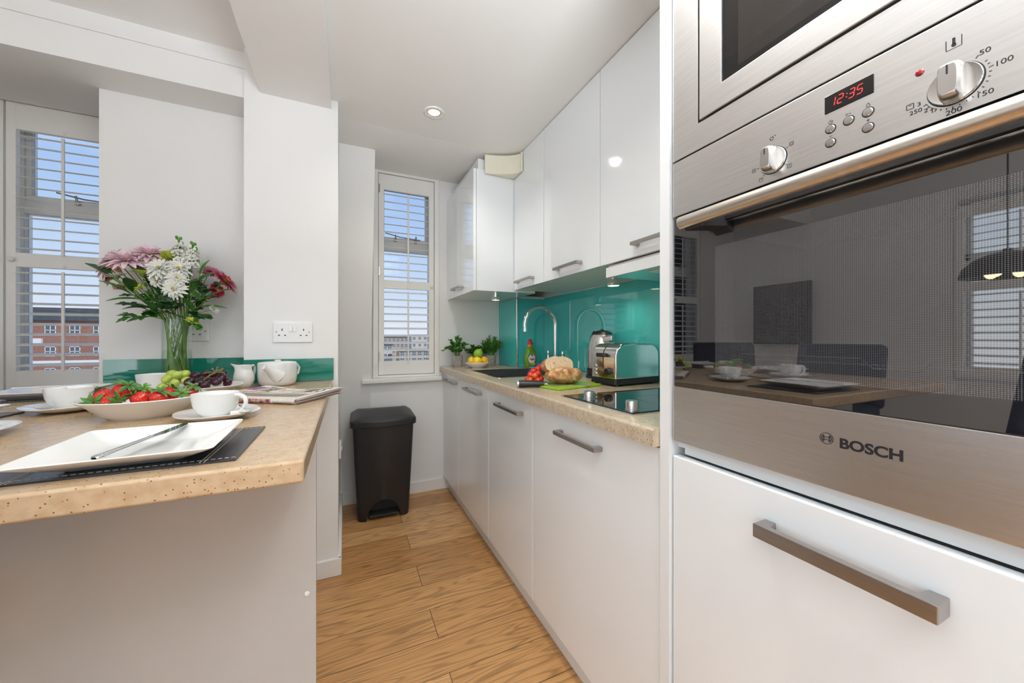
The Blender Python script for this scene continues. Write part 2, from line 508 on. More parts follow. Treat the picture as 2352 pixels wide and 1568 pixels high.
# ------------------------------------------------------------------ mesh helpers
def quad_ring(bm, a, b):
    n = len(a)
    for i in range(n):
        try:
            bm.faces.new((a[i], a[(i + 1) % n], b[(i + 1) % n], b[i]))
        except ValueError:
            pass

class MB:
    """Collects shapes and links them as ONE mesh object."""
    def __init__(self):
        self.bm = bmesh.new()
        self.wn = False
    def merge(self, bm2, M=None):
        if M is not None:
            bm2.transform(M)
        me = bpy.data.meshes.new('tmp')
        bm2.to_mesh(me)
        bm2.free()
        self.bm.from_mesh(me)
        bpy.data.meshes.remove(me)
        return self
    def box(self, x0, x1, y0, y1, z0, z1, bev=0.0, seg=2, M=None):
        b = bmesh.new()
        v = [b.verts.new((x, y, z)) for x in (x0, x1) for y in (y0, y1) for z in (z0, z1)]
        for f in ((0, 1, 3, 2), (4, 6, 7, 5), (0, 4, 5, 1), (2, 3, 7, 6), (0, 2, 6, 4), (1, 5, 7, 3)):
            b.faces.new([v[i] for i in f])
        bmesh.ops.recalc_face_normals(b, faces=b.faces)
        if bev:
            self.wn = True
            bmesh.ops.bevel(b, geom=list(b.edges), offset=bev, segments=seg, affect='EDGES', profile=.5)
        return self.merge(b, M)
    def prism(self, pts, axis, a0, a1, bev=0.0, seg=2, M=None):
        """polygon pts in the plane normal to axis: X->(y,z) Y->(x,z) Z->(x,y)"""
        b = bmesh.new()
        def P(p, a):
            return {'X': (a, p[0], p[1]), 'Y': (p[0], a, p[1]), 'Z': (p[0], p[1], a)}[axis]
        lo = [b.verts.new(P(p, a0)) for p in pts]
        hi = [b.verts.new(P(p, a1)) for p in pts]
        b.faces.new(lo)
        b.faces.new(hi)
        quad_ring(b, lo, hi)
        bmesh.ops.recalc_face_normals(b, faces=b.faces)
        if bev:
            self.wn = True
            bmesh.ops.bevel(b, geom=list(b.edges), offset=bev, segments=seg, affect='EDGES', profile=.5)
        return self.merge(b, M)
    def lathe(self, prof, n=40, sx=1.0, sy=1.0, p=2.0, M=None, cap=True):
        """prof: (radius, z) list; p is the superellipse power of the plan shape"""
        b = bmesh.new()
        rings = []
        for r, z in prof:
            if r < 1e-6:
                rings.append([b.verts.new((0, 0, z))])
                continue
            ring = []
            for i in range(n):
                a = 2 * PI * i / n
                c, s = math.cos(a), math.sin(a)
                k = (abs(c) ** p + abs(s) ** p) ** (-1.0 / p)
                ring.append(b.verts.new((r * sx * k * c, r * sy * k * s, z)))
            rings.append(ring)
        for A, B in zip(rings, rings[1:]):
            if len(A) == 1 and len(B) == 1:
                continue
            if len(A) == 1:
                for i in range(n):
                    b.faces.new((A[0], B[i], B[(i + 1) % n]))
            elif len(B) == 1:
                for i in range(n):
                    b.faces.new((A[i], A[(i + 1) % n], B[0]))
            else:
                quad_ring(b, A, B)
        if cap:
            for R in (rings[0], rings[-1]):
                if len(R) > 1:
                    b.faces.new(R)
        bmesh.ops.recalc_face_normals(b, faces=b.faces)
        return self.merge(b, M)
    def tube(self, path, r, n=10, cap=True, M=None, flat=1.0):
        b = bmesh.new()
        pts = [Vector(p) for p in path]
        rr = r if isinstance(r, (list, tuple)) else [r] * len(pts)
        rings = []
        up = None
        for i, p in enumerate(pts):
            t = (pts[min(i + 1, len(pts) - 1)] - pts[max(i - 1, 0)]).normalized()
            if up is None:
                up = Vector((0, 0, 1)) if abs(t.z) < .9 else Vector((1, 0, 0))
            sd = t.cross(up).normalized()
            up = sd.cross(t).normalized()
            rings.append([b.verts.new(p + (sd * math.cos(2 * PI * k / n) + up * math.sin(2 * PI * k / n) * flat) * rr[i]) for k in range(n)])
        for A, B in zip(rings, rings[1:]):
            quad_ring(b, A, B)
        if cap:
            b.faces.new(rings[0])
            b.faces.new(rings[-1])
        bmesh.ops.recalc_face_normals(b, faces=b.faces)
        return self.merge(b, M)
    def cyl(self, c, r, h, axis='Z', n=32, bev=0.0, M=None, r2=None):
        r2 = r if r2 is None else r2
        pr = [(0, 0), (r, 0), (r2, h), (0, h)] if not bev else [(0, 0), (r - bev, 0), (r, bev), (r2, h - bev), (r2 - bev, h), (0, h)]
        R = {'Z': Matrix(), 'X': Matrix.Rotation(PI / 2, 4, 'Y'), 'Y': Matrix.Rotation(-PI / 2, 4, 'X'), '-X': Matrix.Rotation(-PI / 2, 4, 'Y')}[axis]
        T = Matrix.Translation(Vector(c)) @ R
        return self.lathe(pr, n, M=(M @ T) if M is not None else T)
    def ell(self, c, rx, ry, rz, n=24, m=14, M=None):
        pr = [(math.sin(PI * i / m), -math.cos(PI * i / m)) for i in range(m + 1)]
        pr[0] = (0, -1)
        pr[-1] = (0, 1)
        T = Matrix.Translation(Vector(c)) @ Matrix.Diagonal((rx, ry, rz, 1))
        return self.lathe(pr, n, M=(M @ T) if M is not None else T)
    def poly(self, pts, M=None):
        b = bmesh.new()
        b.faces.new([b.verts.new(p) for p in pts])
        return self.merge(b, M)
    def leaf(self, base, d, up, ln, w, bend=.15, fold=.12, n=5, M=None):
        """pointed leaf blade with a folded midrib"""
        b = bmesh.new()
        d = Vector(d).normalized()
        s = d.cross(Vector(up))
        s = s.normalized() if s.length > 1e-5 else Vector((1, 0, 0))
        u = s.cross(d).normalized()
        base = Vector(base)
        rows = []
        for i in range(n + 1):
            t = i / n
            ww = w * .5 * math.sin(PI * (t * .92 + .04)) ** .8
            c = base + d * (ln * t) - u * (bend * ln * t * t)
            rows.append([b.verts.new(c - s * ww + u * ww * fold * 2), b.verts.new(c), b.verts.new(c + s * ww + u * ww * fold * 2)])
        for A, B in zip(rows, rows[1:]):
            b.faces.new((A[0], A[1], B[1], B[0]))
            b.faces.new((A[1], A[2], B[2], B[1]))
        return self.merge(b, M)
    def build(self, name, m, parent=None, label=None, angle=40, loc=None):
        bmesh.ops.remove_doubles(self.bm, verts=self.bm.verts, dist=1e-6)
        me = bpy.data.meshes.new(name)
        if loc is not None:
            self.bm.transform(Matrix.Translation(-Vector(loc)))
        self.bm.to_mesh(me)
        self.bm.free()
        me.materials.append(m)
        for p in me.polygons:
            p.use_smooth = True
        me.set_sharp_from_angle(angle=math.radians(angle))
        o = bpy.data.objects.new(name, me)
        COL.objects.link(o)
        if self.wn:
            w = o.modifiers.new('weighted_normals', 'WEIGHTED_NORMAL')
            w.weight = 95
            w.keep_sharp = True
        if parent is not None:
            o.parent = parent
        if loc is not None:
            o.location = loc
        if label:
            o['label'] = label
        return o

def thing(name, label, cat, loc=(0, 0, 0), rz=0.0, group=None):
    o = bpy.data.objects.new(name, None)
    o.empty_display_size = .02
    COL.objects.link(o)
    o.location = loc
    o.rotation_euler = (0, 0, rz)
    return tag(o, label, cat, group)
def tag(o, label, cat, group=None, kind=None):
    o['label'] = label
    o['category'] = cat
    if group:
        o['group'] = group
    if kind:
        o['kind'] = kind
    return o
def struct(mb, name, m, label=None, cat=None, angle=30):
    o = mb.build(name, m, angle=angle)
    o['kind'] = 'structure'
    if label:
        o['label'] = label
    if cat:
        o['category'] = cat
    return o
def dup(root, loc, rz=None, label=None, group=None):
    r = root.copy()
    COL.objects.link(r)
    r.location = loc
    if rz is not None:
        r.rotation_euler = (0, 0, rz)
    if label:
        r['label'] = label
    if group:
        r['group'] = group
    for ch in list(root.children):
        c = ch.copy()
        COL.objects.link(c)
        c.parent = r
        for g in list(ch.children):
            d = g.copy()
            COL.objects.link(d)
            d.parent = c
    return r

def text_mb(s, size, M, extrude=.0003, bold=0.0, xs=1.0, align='LEFT', shear=0.0):
    cu = bpy.data.curves.new('lettering', 'FONT')
    cu.body = s
    cu.size = size
    cu.extrude = extrude
    cu.offset = bold
    cu.align_x = align
    cu.shear = shear
    o = bpy.data.objects.new('lettering', cu)
    COL.objects.link(o)
    bpy.context.view_layer.update()
    me = bpy.data.meshes.new_from_object(o.evaluated_get(bpy.context.evaluated_depsgraph_get()))
    bpy.data.objects.remove(o)
    bpy.data.curves.remove(cu)
    mb = MB()
    mb.bm.from_mesh(me)
    bpy.data.meshes.remove(me)
    mb.bm.transform(M @ Matrix.Diagonal((xs, 1, 1, 1)))
    return mb

def ringpts(r, n, cx=0.0, cy=0.0, a0=0.0, a1=2 * PI):
    return [(cx + r * math.cos(a0 + (a1 - a0) * i / n), cy + r * math.sin(a0 + (a1 - a0) * i / n)) for i in range(n + 1)]

# ------------------------------------------------------------------ the setting
struct(MB().box(-2.7, 1.5, -2.7, 2.8, -.06, 0), 'floor', floor_m)
# outer wall: upright below the sills, leaning inwards above, with window recesses
struct(MB().prism([(2.585, 0), (2.585, .78), (2.18, 2.12), (2.18, 2.4), (2.8, 2.4), (2.8, 0)], 'X', -.03, .154), 'wall_back_leaning', wall_m)
struct(MB().box(.154, 1.5, 2.585, 2.8, 0, .80), 'wall_back_lower', wall_m)
struct(MB().box(.602, 1.5, 2.585, 2.8, .80, 2.3), 'wall_back_right', wall_m)
m = MB()
m.prism([(1.96, 2.14), (2.18, 2.12), (2.60, 2.19), (2.8, 2.19), (2.8, 2.42), (1.96, 2.42)], 'X', -.03, 1.5)
m.box(-.055, 1.5, -2.7, 1.96, 2.14, 2.42)
struct(m, 'ceiling_kitchen', ceil_m)
struct(MB().box(-2.7, -.30, -2.7, 1.90, 2.27, 2.42), 'ceiling_dining', ceil_m)
m = MB()
m.prism([(1.87, 2.08), (2.13, 2.085), (2.60, 2.205), (2.8, 2.205), (2.8, 2.42), (1.87, 2.42)], 'X', -2.7, -.36)
m.prism([(1.874, 2.205), (1.874, 2.27), (1.87, 2.27), (1.8655, 2.2)], 'X', -2.5, -.38)
struct(m, 'wall_beam_window', wall_m)
struct(MB().box(-.322, -.055, -2.7, 1.85, 2.10, 2.42), 'wall_beam_divider', wall_m)
struct(MB().box(-.38, -.028, 1.84, 2.8, 0, 2.42), 'wall_column', wall_m)
struct(MB().box(-.908, -.37, 2.05, 2.8, 0, 2.10), 'wall_pier', wall_m)
m = MB()
m.box(-2.7, -.90, 2.66, 2.8, 0, .80)
m.box(-2.7, -1.99, 2.585, 2.8, 0, 2.25)
m.box(-2.0, -.90, 2.585, 2.66, 0, .79)
struct(m, 'wall_window_side', wall_m)
m = MB()
m.box(-2.7, -2.5, -2.7, -2.25, 0, 2.42)
m.box(-2.7, -2.5, -.65, -.36, 0, 2.42)
m.box(-2.7, -2.5, -2.25, -.65, 0, .55)
m.box(-2.7, -2.5, -2.25, -.65, 2.25, 2.42)
m.box(-2.7, -2.5, 1.03, 2.7, 0, 2.42)
m.box(-2.7, -2.5, -.36, 1.03, 0, .78)
m.box(-2.7, -2.5, -.36, 1.03, 2.0, 2.42)
struct(m, 'wall_left', wall_m)
m = MB()
m.box(-2.7, 1.5, -2.9, -2.6, 0, .45)
m.box(-2.7, 1.5, -2.9, -2.6, 2.22, 2.42)
m.box(-2.7, -2.15, -2.9, -2.6, .45, 2.22)
m.box(.55, 1.5, -2.9, -2.6, .45, 2.22)
struct(m, 'wall_rear', wall_m)
struct(MB().box(1.29, 1.5, -2.7, 2.6, 0, 2.42), 'wall_right', wall_m)
# skirting boards
def skirt(pts):
    b = MB()
    for (x0, x1, y0, y1) in pts:
        b.box(x0, x1, y0, y1, 0, .078, .004, 2)
    return b
struct(skirt([(-.30, -.013, 1.825, 1.842)]), 'baseboard_column_front', trim_m)
struct(skirt([(-.030, -.013, 1.828, 2.586)]), 'baseboard_column_side', trim_m)
struct(skirt([(-.014, .72, 2.570, 2.587)]), 'baseboard_back', trim_m)

# windows: white casements with a fanlight over a transom
def casement(name, x0, x1, z0, z1, zt, mull=None, y=2.73):
    fr = MB()
    w = .04
    bars = [(x0, x0 + w), (x1 - w, x1)]
    if mull:
        bars.append(mull)
    for a, b in bars:
        fr.box(a, b, y - .03, y + .03, z0, z1, .004)
    for a, b in ((z0, z0 + .05), (zt - .035, zt + .035), (z1 - .05, z1)):
        fr.box(x0, x1, y - .028, y + .028, a, b, .004)
    root = fr.build(name, trim_m)
    root['kind'] = 'structure'
    # inner sash of the fanlight
    s = MB()
    xs = [x0 + w, x1 - w] if not mull else [x0 + w, mull[0], mull[1], x1 - w]
    for a, b in zip(xs[0::2], xs[1::2]):
        for (c, d, e_, f) in ((a, b, zt + .035, zt + .06), (a, b, z1 - .075, z1 - .05), (a, a + .022, zt + .06, z1 - .075), (b - .022, b, zt + .06, z1 - .075)):
            s.box(c, d, y - .022, y + .022, e_, f, .003)
    s.build('fanlight_sash', trim_m, root)
    g = MB()
    for a, b in zip(xs[0::2], xs[1::2]):
        g.box(a, b, y - .002, y + .002, z0 + .05, z1 - .05)
    g.build('pane', pane_m, root)
    st = MB()
    for a, b in zip(xs[0::2], xs[1::2]):
        c = (a + b) / 2
        for q in (-.07, .07):
            st.box(c + q - .008, c + q + .008, y - .045, y - .02, zt + .03, zt + .05, .003)
            st.tube([(c + q, y - .04, zt + .045), (c + q, y - .05, zt + .075)], .005, 8)
        st.tube([(c - .14, y - .05, zt + .08), (c - .04, y - .05, zt + .06), (c + .10, y - .05, zt + .052)], .004, 8)
    st.build('window_stay', handle_m, root, 'dark metal stay and pegs')
    return root
casement('window_1', .19, .60, .80, 2.19, 1.72)
casement('window_2', -2.0, -.90, .80, 2.205, 1.735, mull=(-1.57, -1.47))
# reveal linings
m = MB()
m.box(.154, .205, 2.60, 2.8, .80, 2.19)
m.box(.573, .61, 2.60, 2.8, .80, 2.19)
struct(m, 'trim_1', trim_m)
struct(MB().box(.100, .622, 2.545, 2.80, .772, .802, .006, 3), 'trim_2', trim_m)
struct(MB().box(-2.0, -.905, 2.555, 2.80, .772, .802, .006, 3), 'trim_3', trim_m)

def shutter(name, label, x0, x1, y, z0, z1, za, zb, zc, zd, st, knobs, hinges, group=None, rodx=.5):
    """louvred shutter panel in the XZ plane, facing -Y. Openings za..zb and zc..zd"""
    t = thing(name, label, 'shutter', ((x0 + x1) / 2, y, z0), 0, group)
    w = x1 - x0
    h = w / 2
    f = MB()
    for a, b in ((-h, -h + st), (h - st, h)):
        f.box(a, b, -.014, .014, 0, z1 - z0, .003)
    for a, b in ((0, za - z0), (zb - z0, zc - z0), (zd - z0, z1 - z0)):
        f.box(-h + st - .002, h - st + .002, -.012, .012, a, b, .002)
    f.build('panel_frame', shut_m, t)
    for lo, hi, tilt in ((za, zb, 15), (zc, zd, 15)):
        n = round((hi - lo) / .0505)
        p = (hi - lo) / n
        lv = MB()
        for i in range(n):
            zz = lo + p * (i + .5) - z0
            M = Matrix.Translation((0, .004, zz)) @ Matrix.Rotation(math.radians(tilt), 4, 'X')
            pts = [(.0235 * math.cos(a), .0036 * math.sin(a)) for a in [2 * PI * k / 12 for k in range(12)]]
            lv.prism([(q[0], q[1]) for q in pts], 'X', -h + st, h - st, M=M)
        lv.build('louvres', shut_m, t)
        rx = (rodx - .5) * w
        MB().box(rx - .0055, rx + .0055, -.030, -.021, lo - z0 - .005, hi - z0 - .018, .002).build('tilt_rod', shut_m, t)
        MB().ell((rx - .002, -.014, hi - z0 + .012), .007, .005, .009, 12, 8).build('rod_stop', shut_m, t)
    for kx in knobs:
        MB().lathe([(0, 0), (.006, 0), (.006, .008), (.011, .012), (.012, .018), (.008, .023), (0, .025)], 20,
                   M=Matrix.Translation((kx, -.013, (zb + zc) / 2 - z0)) @ Matrix.Rotation(PI / 2, 4, 'X')).build('knob', shut_m, t)
    if hinges:
        for zz in (.12, (z1 - z0) / 2 + .02, z1 - z0 - .10):
            hg = MB().cyl((hinges, -.014, zz - .028), .005, .056, n=12, bev=.001)
            hg.box(min(hinges, hinges + .012), max(hinges, hinges + .012), -.017, -.013, zz - .028, zz + .028)
            hg.build('hinge', handle_m, t, 'tarnished metal hinge')
    return t
shutter('window_shutter', 'tall narrow white louvred shutter at the end of the galley, above the black bin', .205, .573, 2.60, .823, 2.168, .915, 1.404, 1.46, 2.066, .034, [.165], -.188, rodx=.515)
m = MB()
m.box(.168, .202, 2.575, 2.615, .805, 2.19, .005)
m.box(.576, .608, 2.575, 2.615, .805, 2.19, .005)
m.box(.168, .608, 2.578, 2.615, .802, .820, .004)
m.box(.168, .608, 2.580, 2.615, 2.172, 2.19, .004)
struct(m, 'trim_4', shut_m)
shutter('window_shutter', 'white louvred shutter behind the bar, nearer to the vase of flowers', -1.469, -.93, 2.60, .81, 2.20, .912, 1.413, 1.481, 2.074, .034, [-.245], None, rodx=.37)
shutter('window_shutter', 'white louvred shutter at the left edge, its frame just in view', -1.985, -1.476, 2.60, .81, 2.20, .912, 1.413, 1.481, 2.074, .034, [.235], None)
struct(MB().box(-2.0, -.90, 2.575, 2.612, 2.203, 2.228, .004), 'trim_5', trim_m)
# side window of the dining end, seen only as a reflection in the oven door
t = shutter('window_shutter', 'white louvred shutter of the side window, mirrored in the oven door', -.27, .27, 0, .82, 1.98, .90, 1.40, 1.46, 1.90, .04, [], None, 'side window shutters')
t.location = (-2.51, .75, .80)
t.rotation_euler = (0, 0, PI / 2)
dup(t, (-2.51, .20, .80), PI / 2)
fr = MB()
for y in (-.34, .33, 1.0):
    fr.box(-2.66, -2.60, y - .025, y + .025, .79, 2.0, .004)
for z in (.80, 1.62, 1.97):
    fr.box(-2.66, -2.60, -.36, 1.03, z - .025, z + .025, .004)
w3 = fr.build('window_3', trim_m)
w3['kind'] = 'structure'
MB().box(-2.632, -2.628, -.35, 1.02, .80, 1.99).build('pane', pane_m, w3)
fr = MB()
for x in (-2.13, -1.25, -.35, .53):
    fr.box(x - .03, x + .03, -2.83, -2.75, .45, 2.22, .004)
for z in (.48, 1.75, 2.19):
    fr.box(-2.15, .55, -2.83, -2.75, z - .03, z + .03, .004)
w4 = fr.build('added_window_rear', trim_m)  # unseen window added for the rear fill lamp
fr = MB()
for y in (-2.23, -1.45, -.67):
    fr.box(-2.66, -2.58, y - .03, y + .03, .55, 2.25, .004)
for z in (.58, 1.75, 2.22):
    fr.box(-2.66, -2.58, -2.25, -.65, z - .03, z + .03, .004)
w5 = fr.build('added_window_left', trim_m)  # unseen window added to hold the left fill lamp
w5['kind'] = 'structure'
MB().box(-2.622, -2.618, -2.22, -.68, .58, 2.22).build('pane', pane_m, w5)
w4['kind'] = 'structure'
MB().box(-2.12, .52, -2.792, -2.788, .47, 2.2).build('pane', pane_m, w4)

# ------------------------------------------------------------------ kitchen units
def bar_handle(parent, x, yc, z, ln, h=.013, depth=.030, drop=0.0, name='handle', t=.011):
    """flat D-bar handle on a face looking towards -X; x is the face, local coordinates"""
    b = MB()
    pts = [(x, yc - ln / 2), (x - depth, yc - ln / 2), (x - depth, yc + ln / 2), (x, yc + ln / 2), (x, yc + ln / 2 - .017), (x - depth + t, yc + ln / 2 - .017 - .003), (x - depth + t, yc - ln / 2 + .020), (x, yc - ln / 2 + .017)]
    b.prism(pts, 'Z', z - h / 2, z + h / 2, .0015, 2)
    return b.build(name, handle_m, parent, 'brushed nickel bar handle')

def base_unit(label, y0, y1, hz, hl, hy):
    yc = (y0 + y1) / 2
    t = thing('base_cabinet', label, 'cabinet', (.64, yc, 0), 0, 'white base cabinets under the long worktop')
    w = (y1 - y0) / 2
    c = MB()
    c.box(.020, .645, -w + .001, -w + .017, .094, .828)
    c.box(.020, .645, w - .017, w - .001, .094, .828)
    c.box(.020, .645, -w + .016, w - .016, .094, .110)
    c.box(.637, .645, -w + .016, w - .016, .110, .828)
    c.build('carcass', cab2_m, t)
    d = MB().box(0, .018, -w + .0015, w - .0015, .086, .824, .002).build('door', cab_m, t)
    bar_handle(d, 0, hy - yc, hz, hl)
    return t
base_unit('white glossy base cabinet at the far end, under the potted plants', 2.202, 2.583, .782, .255, 2.36)
base_unit('white glossy base cabinet second from the back wall, below the black sink', 1.681, 2.200, .781, .262, 1.905)
base_unit('white glossy base cabinet below the knife and tomatoes, between sink and hob', 1.218, 1.679, .772, .250, 1.42)
base_unit('wide white glossy base cabinet below the hob, next to the tall oven housing', .603, 1.216, .766, .215, .915)
o = MB().box(.672, .69, .60, 2.57, .0, .092, .001).build('plinth_board', cab2_m, loc=(.68, 1.58, 0))
tag(o, 'long white plinth board along the floor under the base cabinets', 'plinth')

# worktop with cut-outs for the sink
WX0, WX1, WY0, WY1 = .615, 1.289, .604, 2.584
SX0, SX1, SY0, SY1 = .698, 1.118, 1.69, 2.14
b = bmesh.new()
xs = [WX0, SX0, SX1, WX1]
ys = [WY0, SY0, SY1, WY1]
for z in (.83, .87):
    for i in range(4):
        for j in range(4):
            b.verts.new((xs[i], ys[j], z))
b.verts.ensure_lookup_table()
V = lambda k, i, j: b.verts[k * 16 + i * 4 + j]
for k in (0, 1):
    for i in range(3):
        for j in range(3):
            if not (i == 1 and j == 1):
                b.faces.new((V(k, i, j), V(k, i + 1, j), V(k, i + 1, j + 1), V(k, i, j + 1)))
edge_loop = [(i, 0) for i in range(4)] + [(3, j) for j in range(1, 4)] + [(i, 3) for i in (2, 1, 0)] + [(0, j) for j in (2, 1)]
for (a, c) in zip(edge_loop, edge_loop[1:] + edge_loop[:1]):
    b.faces.new((V(0, *a), V(0, *c), V(1, *c), V(1, *a)))
inner = [(1, 1), (2, 1), (2, 2), (1, 2)]
for (a, c) in zip(inner, inner[1:] + inner[:1]):
    b.faces.new((V(0, *a), V(0, *c), V(1, *c), V(1, *a)))
bmesh.ops.recalc_face_normals(b, faces=b.faces)
ed = [e_ for e_ in b.edges if abs(e_.verts[0].co.x - WX0) < 1e-4 and abs(e_.verts[1].co.x - WX0) < 1e-4 and e_.verts[0].co.z > .86 and e_.verts[1].co.z > .86]
bmesh.ops.bevel(b, geom=ed, offset=.008, segments=4, affect='EDGES', profile=.5)
o = MB().merge(b).build('worktop', top_m, loc=None)
tag(o, 'speckled beige worktop running along the right wall, holding sink, hob and toaster', 'worktop')

# sink
t = thing('sink', 'black inset sink with thin steel rim in the right worktop, in front of the tap', 'sink', (.908, 1.915, .87))
sx_, sy_ = (SX1 - SX0) / 2, (SY1 - SY0) / 2
b = MB()
def rrect(hx, hy, r, n=6):
    p = []
    for (cx, cy, a0) in ((hx - r, hy - r, 0), (-hx + r, hy - r, PI / 2), (-hx + r, -hy + r, PI), (hx - r, -hy + r, 1.5 * PI)):
        for i in range(n + 1):
            a = a0 + PI / 2 * i / n
            p.append((cx + r * math.cos(a), cy + r * math.sin(a)))
    return p
def loops_mesh(loops, cap0=False, cap1=True):
    bm_ = bmesh.new()
    R = [[bm_.verts.new(p) for p in lp] for lp in loops]
    for A, B in zip(R, R[1:]):
        quad_ring(bm_, A, B)
    if cap0:
        bm_.faces.new(R[0])
    if cap1:
        bm_.faces.new(R[-1])
    bmesh.ops.recalc_face_normals(bm_, faces=bm_.faces)
    return bm_
def lp(hx, hy, r, z):
    return [(x, y, z) for x, y in rrect(hx, hy, r)]
b.merge(loops_mesh([lp(sx_ + .008, sy_ + .008, .02, .0), lp(sx_ + .008, sy_ + .008, .02, .0022), lp(sx_ - .004, sy_ - .004, .02, .0025), lp(sx_ - .004, sy_ - .004, .02, -.004)], cap1=False))
b.build('rim', polish_m, t, 'thin polished steel rim')
b = MB().merge(loops_mesh([lp(sx_ - .004, sy_ - .004, .02, -.001), lp(sx_ - .010, sy_ - .010, .03, -.012), lp(sx_ - .016, sy_ - .016, .05, -.16), lp(sx_ - .06, sy_ - .06, .05, -.185)]))
b.build('basin', sink_m, t)
MB().cyl((0, 0, -.186), .045, .004, n=32, bev=.001).build('drain', polish_m, t)

# green glass splashbacks
def panel(name, label, x0, x1, y0, y1, z0, z1, grp='green glass splashbacks'):
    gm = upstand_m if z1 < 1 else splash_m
    o_ = MB().box(x0, x1, y0, y1, z0, z1, .001, 2).build(name, gm, loc=((x0 + x1) / 2, (y0 + y1) / 2, z0))
    return tag(o_, label, 'splashback', grp)
struct(MB().box(1.075, 1.30, 2.276, 2.59, .82, 1.36), 'wall_boxing', wall_m)
panel('splashback', 'large green glass splashback behind the kettle and toaster', 1.284, 1.2895, .602, 2.268, .872, 1.352)
panel('splashback', 'narrow green glass panel behind the washing-up bottle, facing the camera', 1.070, 1.284, 2.2685, 2.2755, .872, 1.342)
panel('splashback', 'narrow green glass side panel between potted plants and washing-up bottle', 1.0685, 1.0745, 2.270, 2.583, .872, 1.342)
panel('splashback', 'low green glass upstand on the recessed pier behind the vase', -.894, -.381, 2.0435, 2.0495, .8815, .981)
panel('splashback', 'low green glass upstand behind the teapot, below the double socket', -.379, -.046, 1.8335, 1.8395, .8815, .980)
o = MB().box(1.066, 1.078, 2.262, 2.274, .871, 1.345, .003, 3).build('corner_trim', polish_m, loc=(1.072, 2.268, .871))
tag(o, 'slim vertical metal trim at the corner of the green glass panels', 'trim')

# wall units
def wall_unit(label, y0, y1, hy, hl, z0=1.358, z1=2.136, hz=1.396):
    yc = (y0 + y1) / 2
    w = (y1 - y0) / 2
    t = thing('wall_cabinet', label, 'cabinet', (.926, yc, z0), 0, 'white wall cabinets above the splashback')
    MB().box(.020, .363, -w + .001, w - .001, 0, z1 - z0).build('carcass', cab2_m, t)
    d = MB().box(0, .018, -w + .0015, w - .0015, -.002, z1 - z0, .002).build('door', cab_m, t)
    bar_handle(d, 0, hy - yc, hz - z0, hl)
    return t
wall_unit('white wall cabinet nearest the corner, above the tap, with small handle', 1.642, 1.999, 1.845, .205)
wall_unit('white wall cabinet in the middle of the row, above the kettle', 1.186, 1.640, 1.405, .200)
wall_unit('white wall cabinet above the extractor hood, beside the tall oven housing', .603, 1.184, .885, .20)
# deeper cabinet in the corner, its door facing the galley
t = thing('wall_cabinet', 'deeper white corner wall cabinet by the shutter, mirroring the window in its door', 'cabinet', (.67, 2.29, 1.345), 0, 'white wall cabinets above the splashback')
MB().box(.020, .40, -.286, .292, 0, .70).build('carcass', cab_m, t)
MB().box(.034, .385, -.27, .292, .70, .768).build('filler_panel', cab2_m, t)
d = MB().box(0, .018, -.288, .285, -.002, .70, .002).build('door', cab_m, t)
bar_handle(d, 0, .01, .046, .205)
for (x, y) in ((.07, -.24), (.16, -.02), (.3, -.22), (.08, .2), (.2, .22)):
    pass
# extractor hood under the third unit
t = thing('extractor_hood', 'slim extractor hood with white front strip under the wall cabinet', 'extractor hood', (.93, .878, 1.30))
MB().box(.0, .012, -.275, .275, .005, .043, .001).build('front_panel', cab2_m, t)
MB().box(.012, .30, -.275, .275, .010, .054, .002).build('body', steel_m, t)
MB().box(.06, .24, -.10, .12, .006, .011, .002).build('light_cover', white_plastic, t)
hl = bpy.data.lights.new('hood_lamp', 'AREA')
hl.shape = 'RECTANGLE'
hl.size, hl.size_y = .14, .16
hl.energy = .5
hl.color = (1, .92, .78)
ho = bpy.data.objects.new('hood_lamp', hl)
COL.objects.link(ho)
ho.parent = t
ho.location = (.15, .01, .005)
def puck(label, x, y, z, r, h):
    t_ = thing('under_cabinet_light', label, 'light', (x, y, z - h), 0, 'round chrome lights under the wall cabinets')
    MB().lathe([(r * .55, .004), (r * .8, .001), (r, .004), (r, h * .55), (r * .96, h * .6), (r * .62, h * .62), (r * .62, h)], 36).build('housing', chrome_m, t_)
    MB().cyl((0, 0, .0015), r * .72, .003, n=28).build('lens', bulb_m, t_, 'lit yellow-white lens')
    l = bpy.data.lights.new('puck_lamp', 'SPOT')
    l.energy = 1.5
    l.spot_size = 2.7
    l.spot_blend = 1.0
    l.color = (1, .90, .74)
    l.shadow_soft_size = .02
    o_ = bpy.data.objects.new('puck_lamp', l)
    COL.objects.link(o_)
    o_.parent = t_
    o_.location = (0, 0, -.006)
puck('small round chrome light under the corner wall cabinet, above the plants', .88, 2.18, 1.344, .031, .033)
puck('round chrome light under the middle wall cabinet, beside the extractor hood', 1.15, 1.372, 1.357, .035, .043)

# cream quarter-round alarm box in the corner under the ceiling
b = bmesh.new()
plan = [(.922, 1.996), (.735, 1.996), (.735, 1.985)] + [(.735 + (.922 - .735) * math.sin(a), 1.985 - .085 * (1 - math.cos(a)) - .03 * math.sin(a)) for a in [PI / 2 * i / 8 for i in range(1, 9)]]
t = thing('alarm_box', 'cream curved alarm box in the corner between wall cabinets and ceiling', 'alarm', (.922, 1.996, 2.02))
MB().prism([(x - .922, y - 1.996) for x, y in plan], 'Z', 0, .108, .003).build('casing', cream_plastic, t)
MB().box(-.010, -.001, -.122, -.113, -.002, .110, .002).build('end_cap', cream_plastic, t)

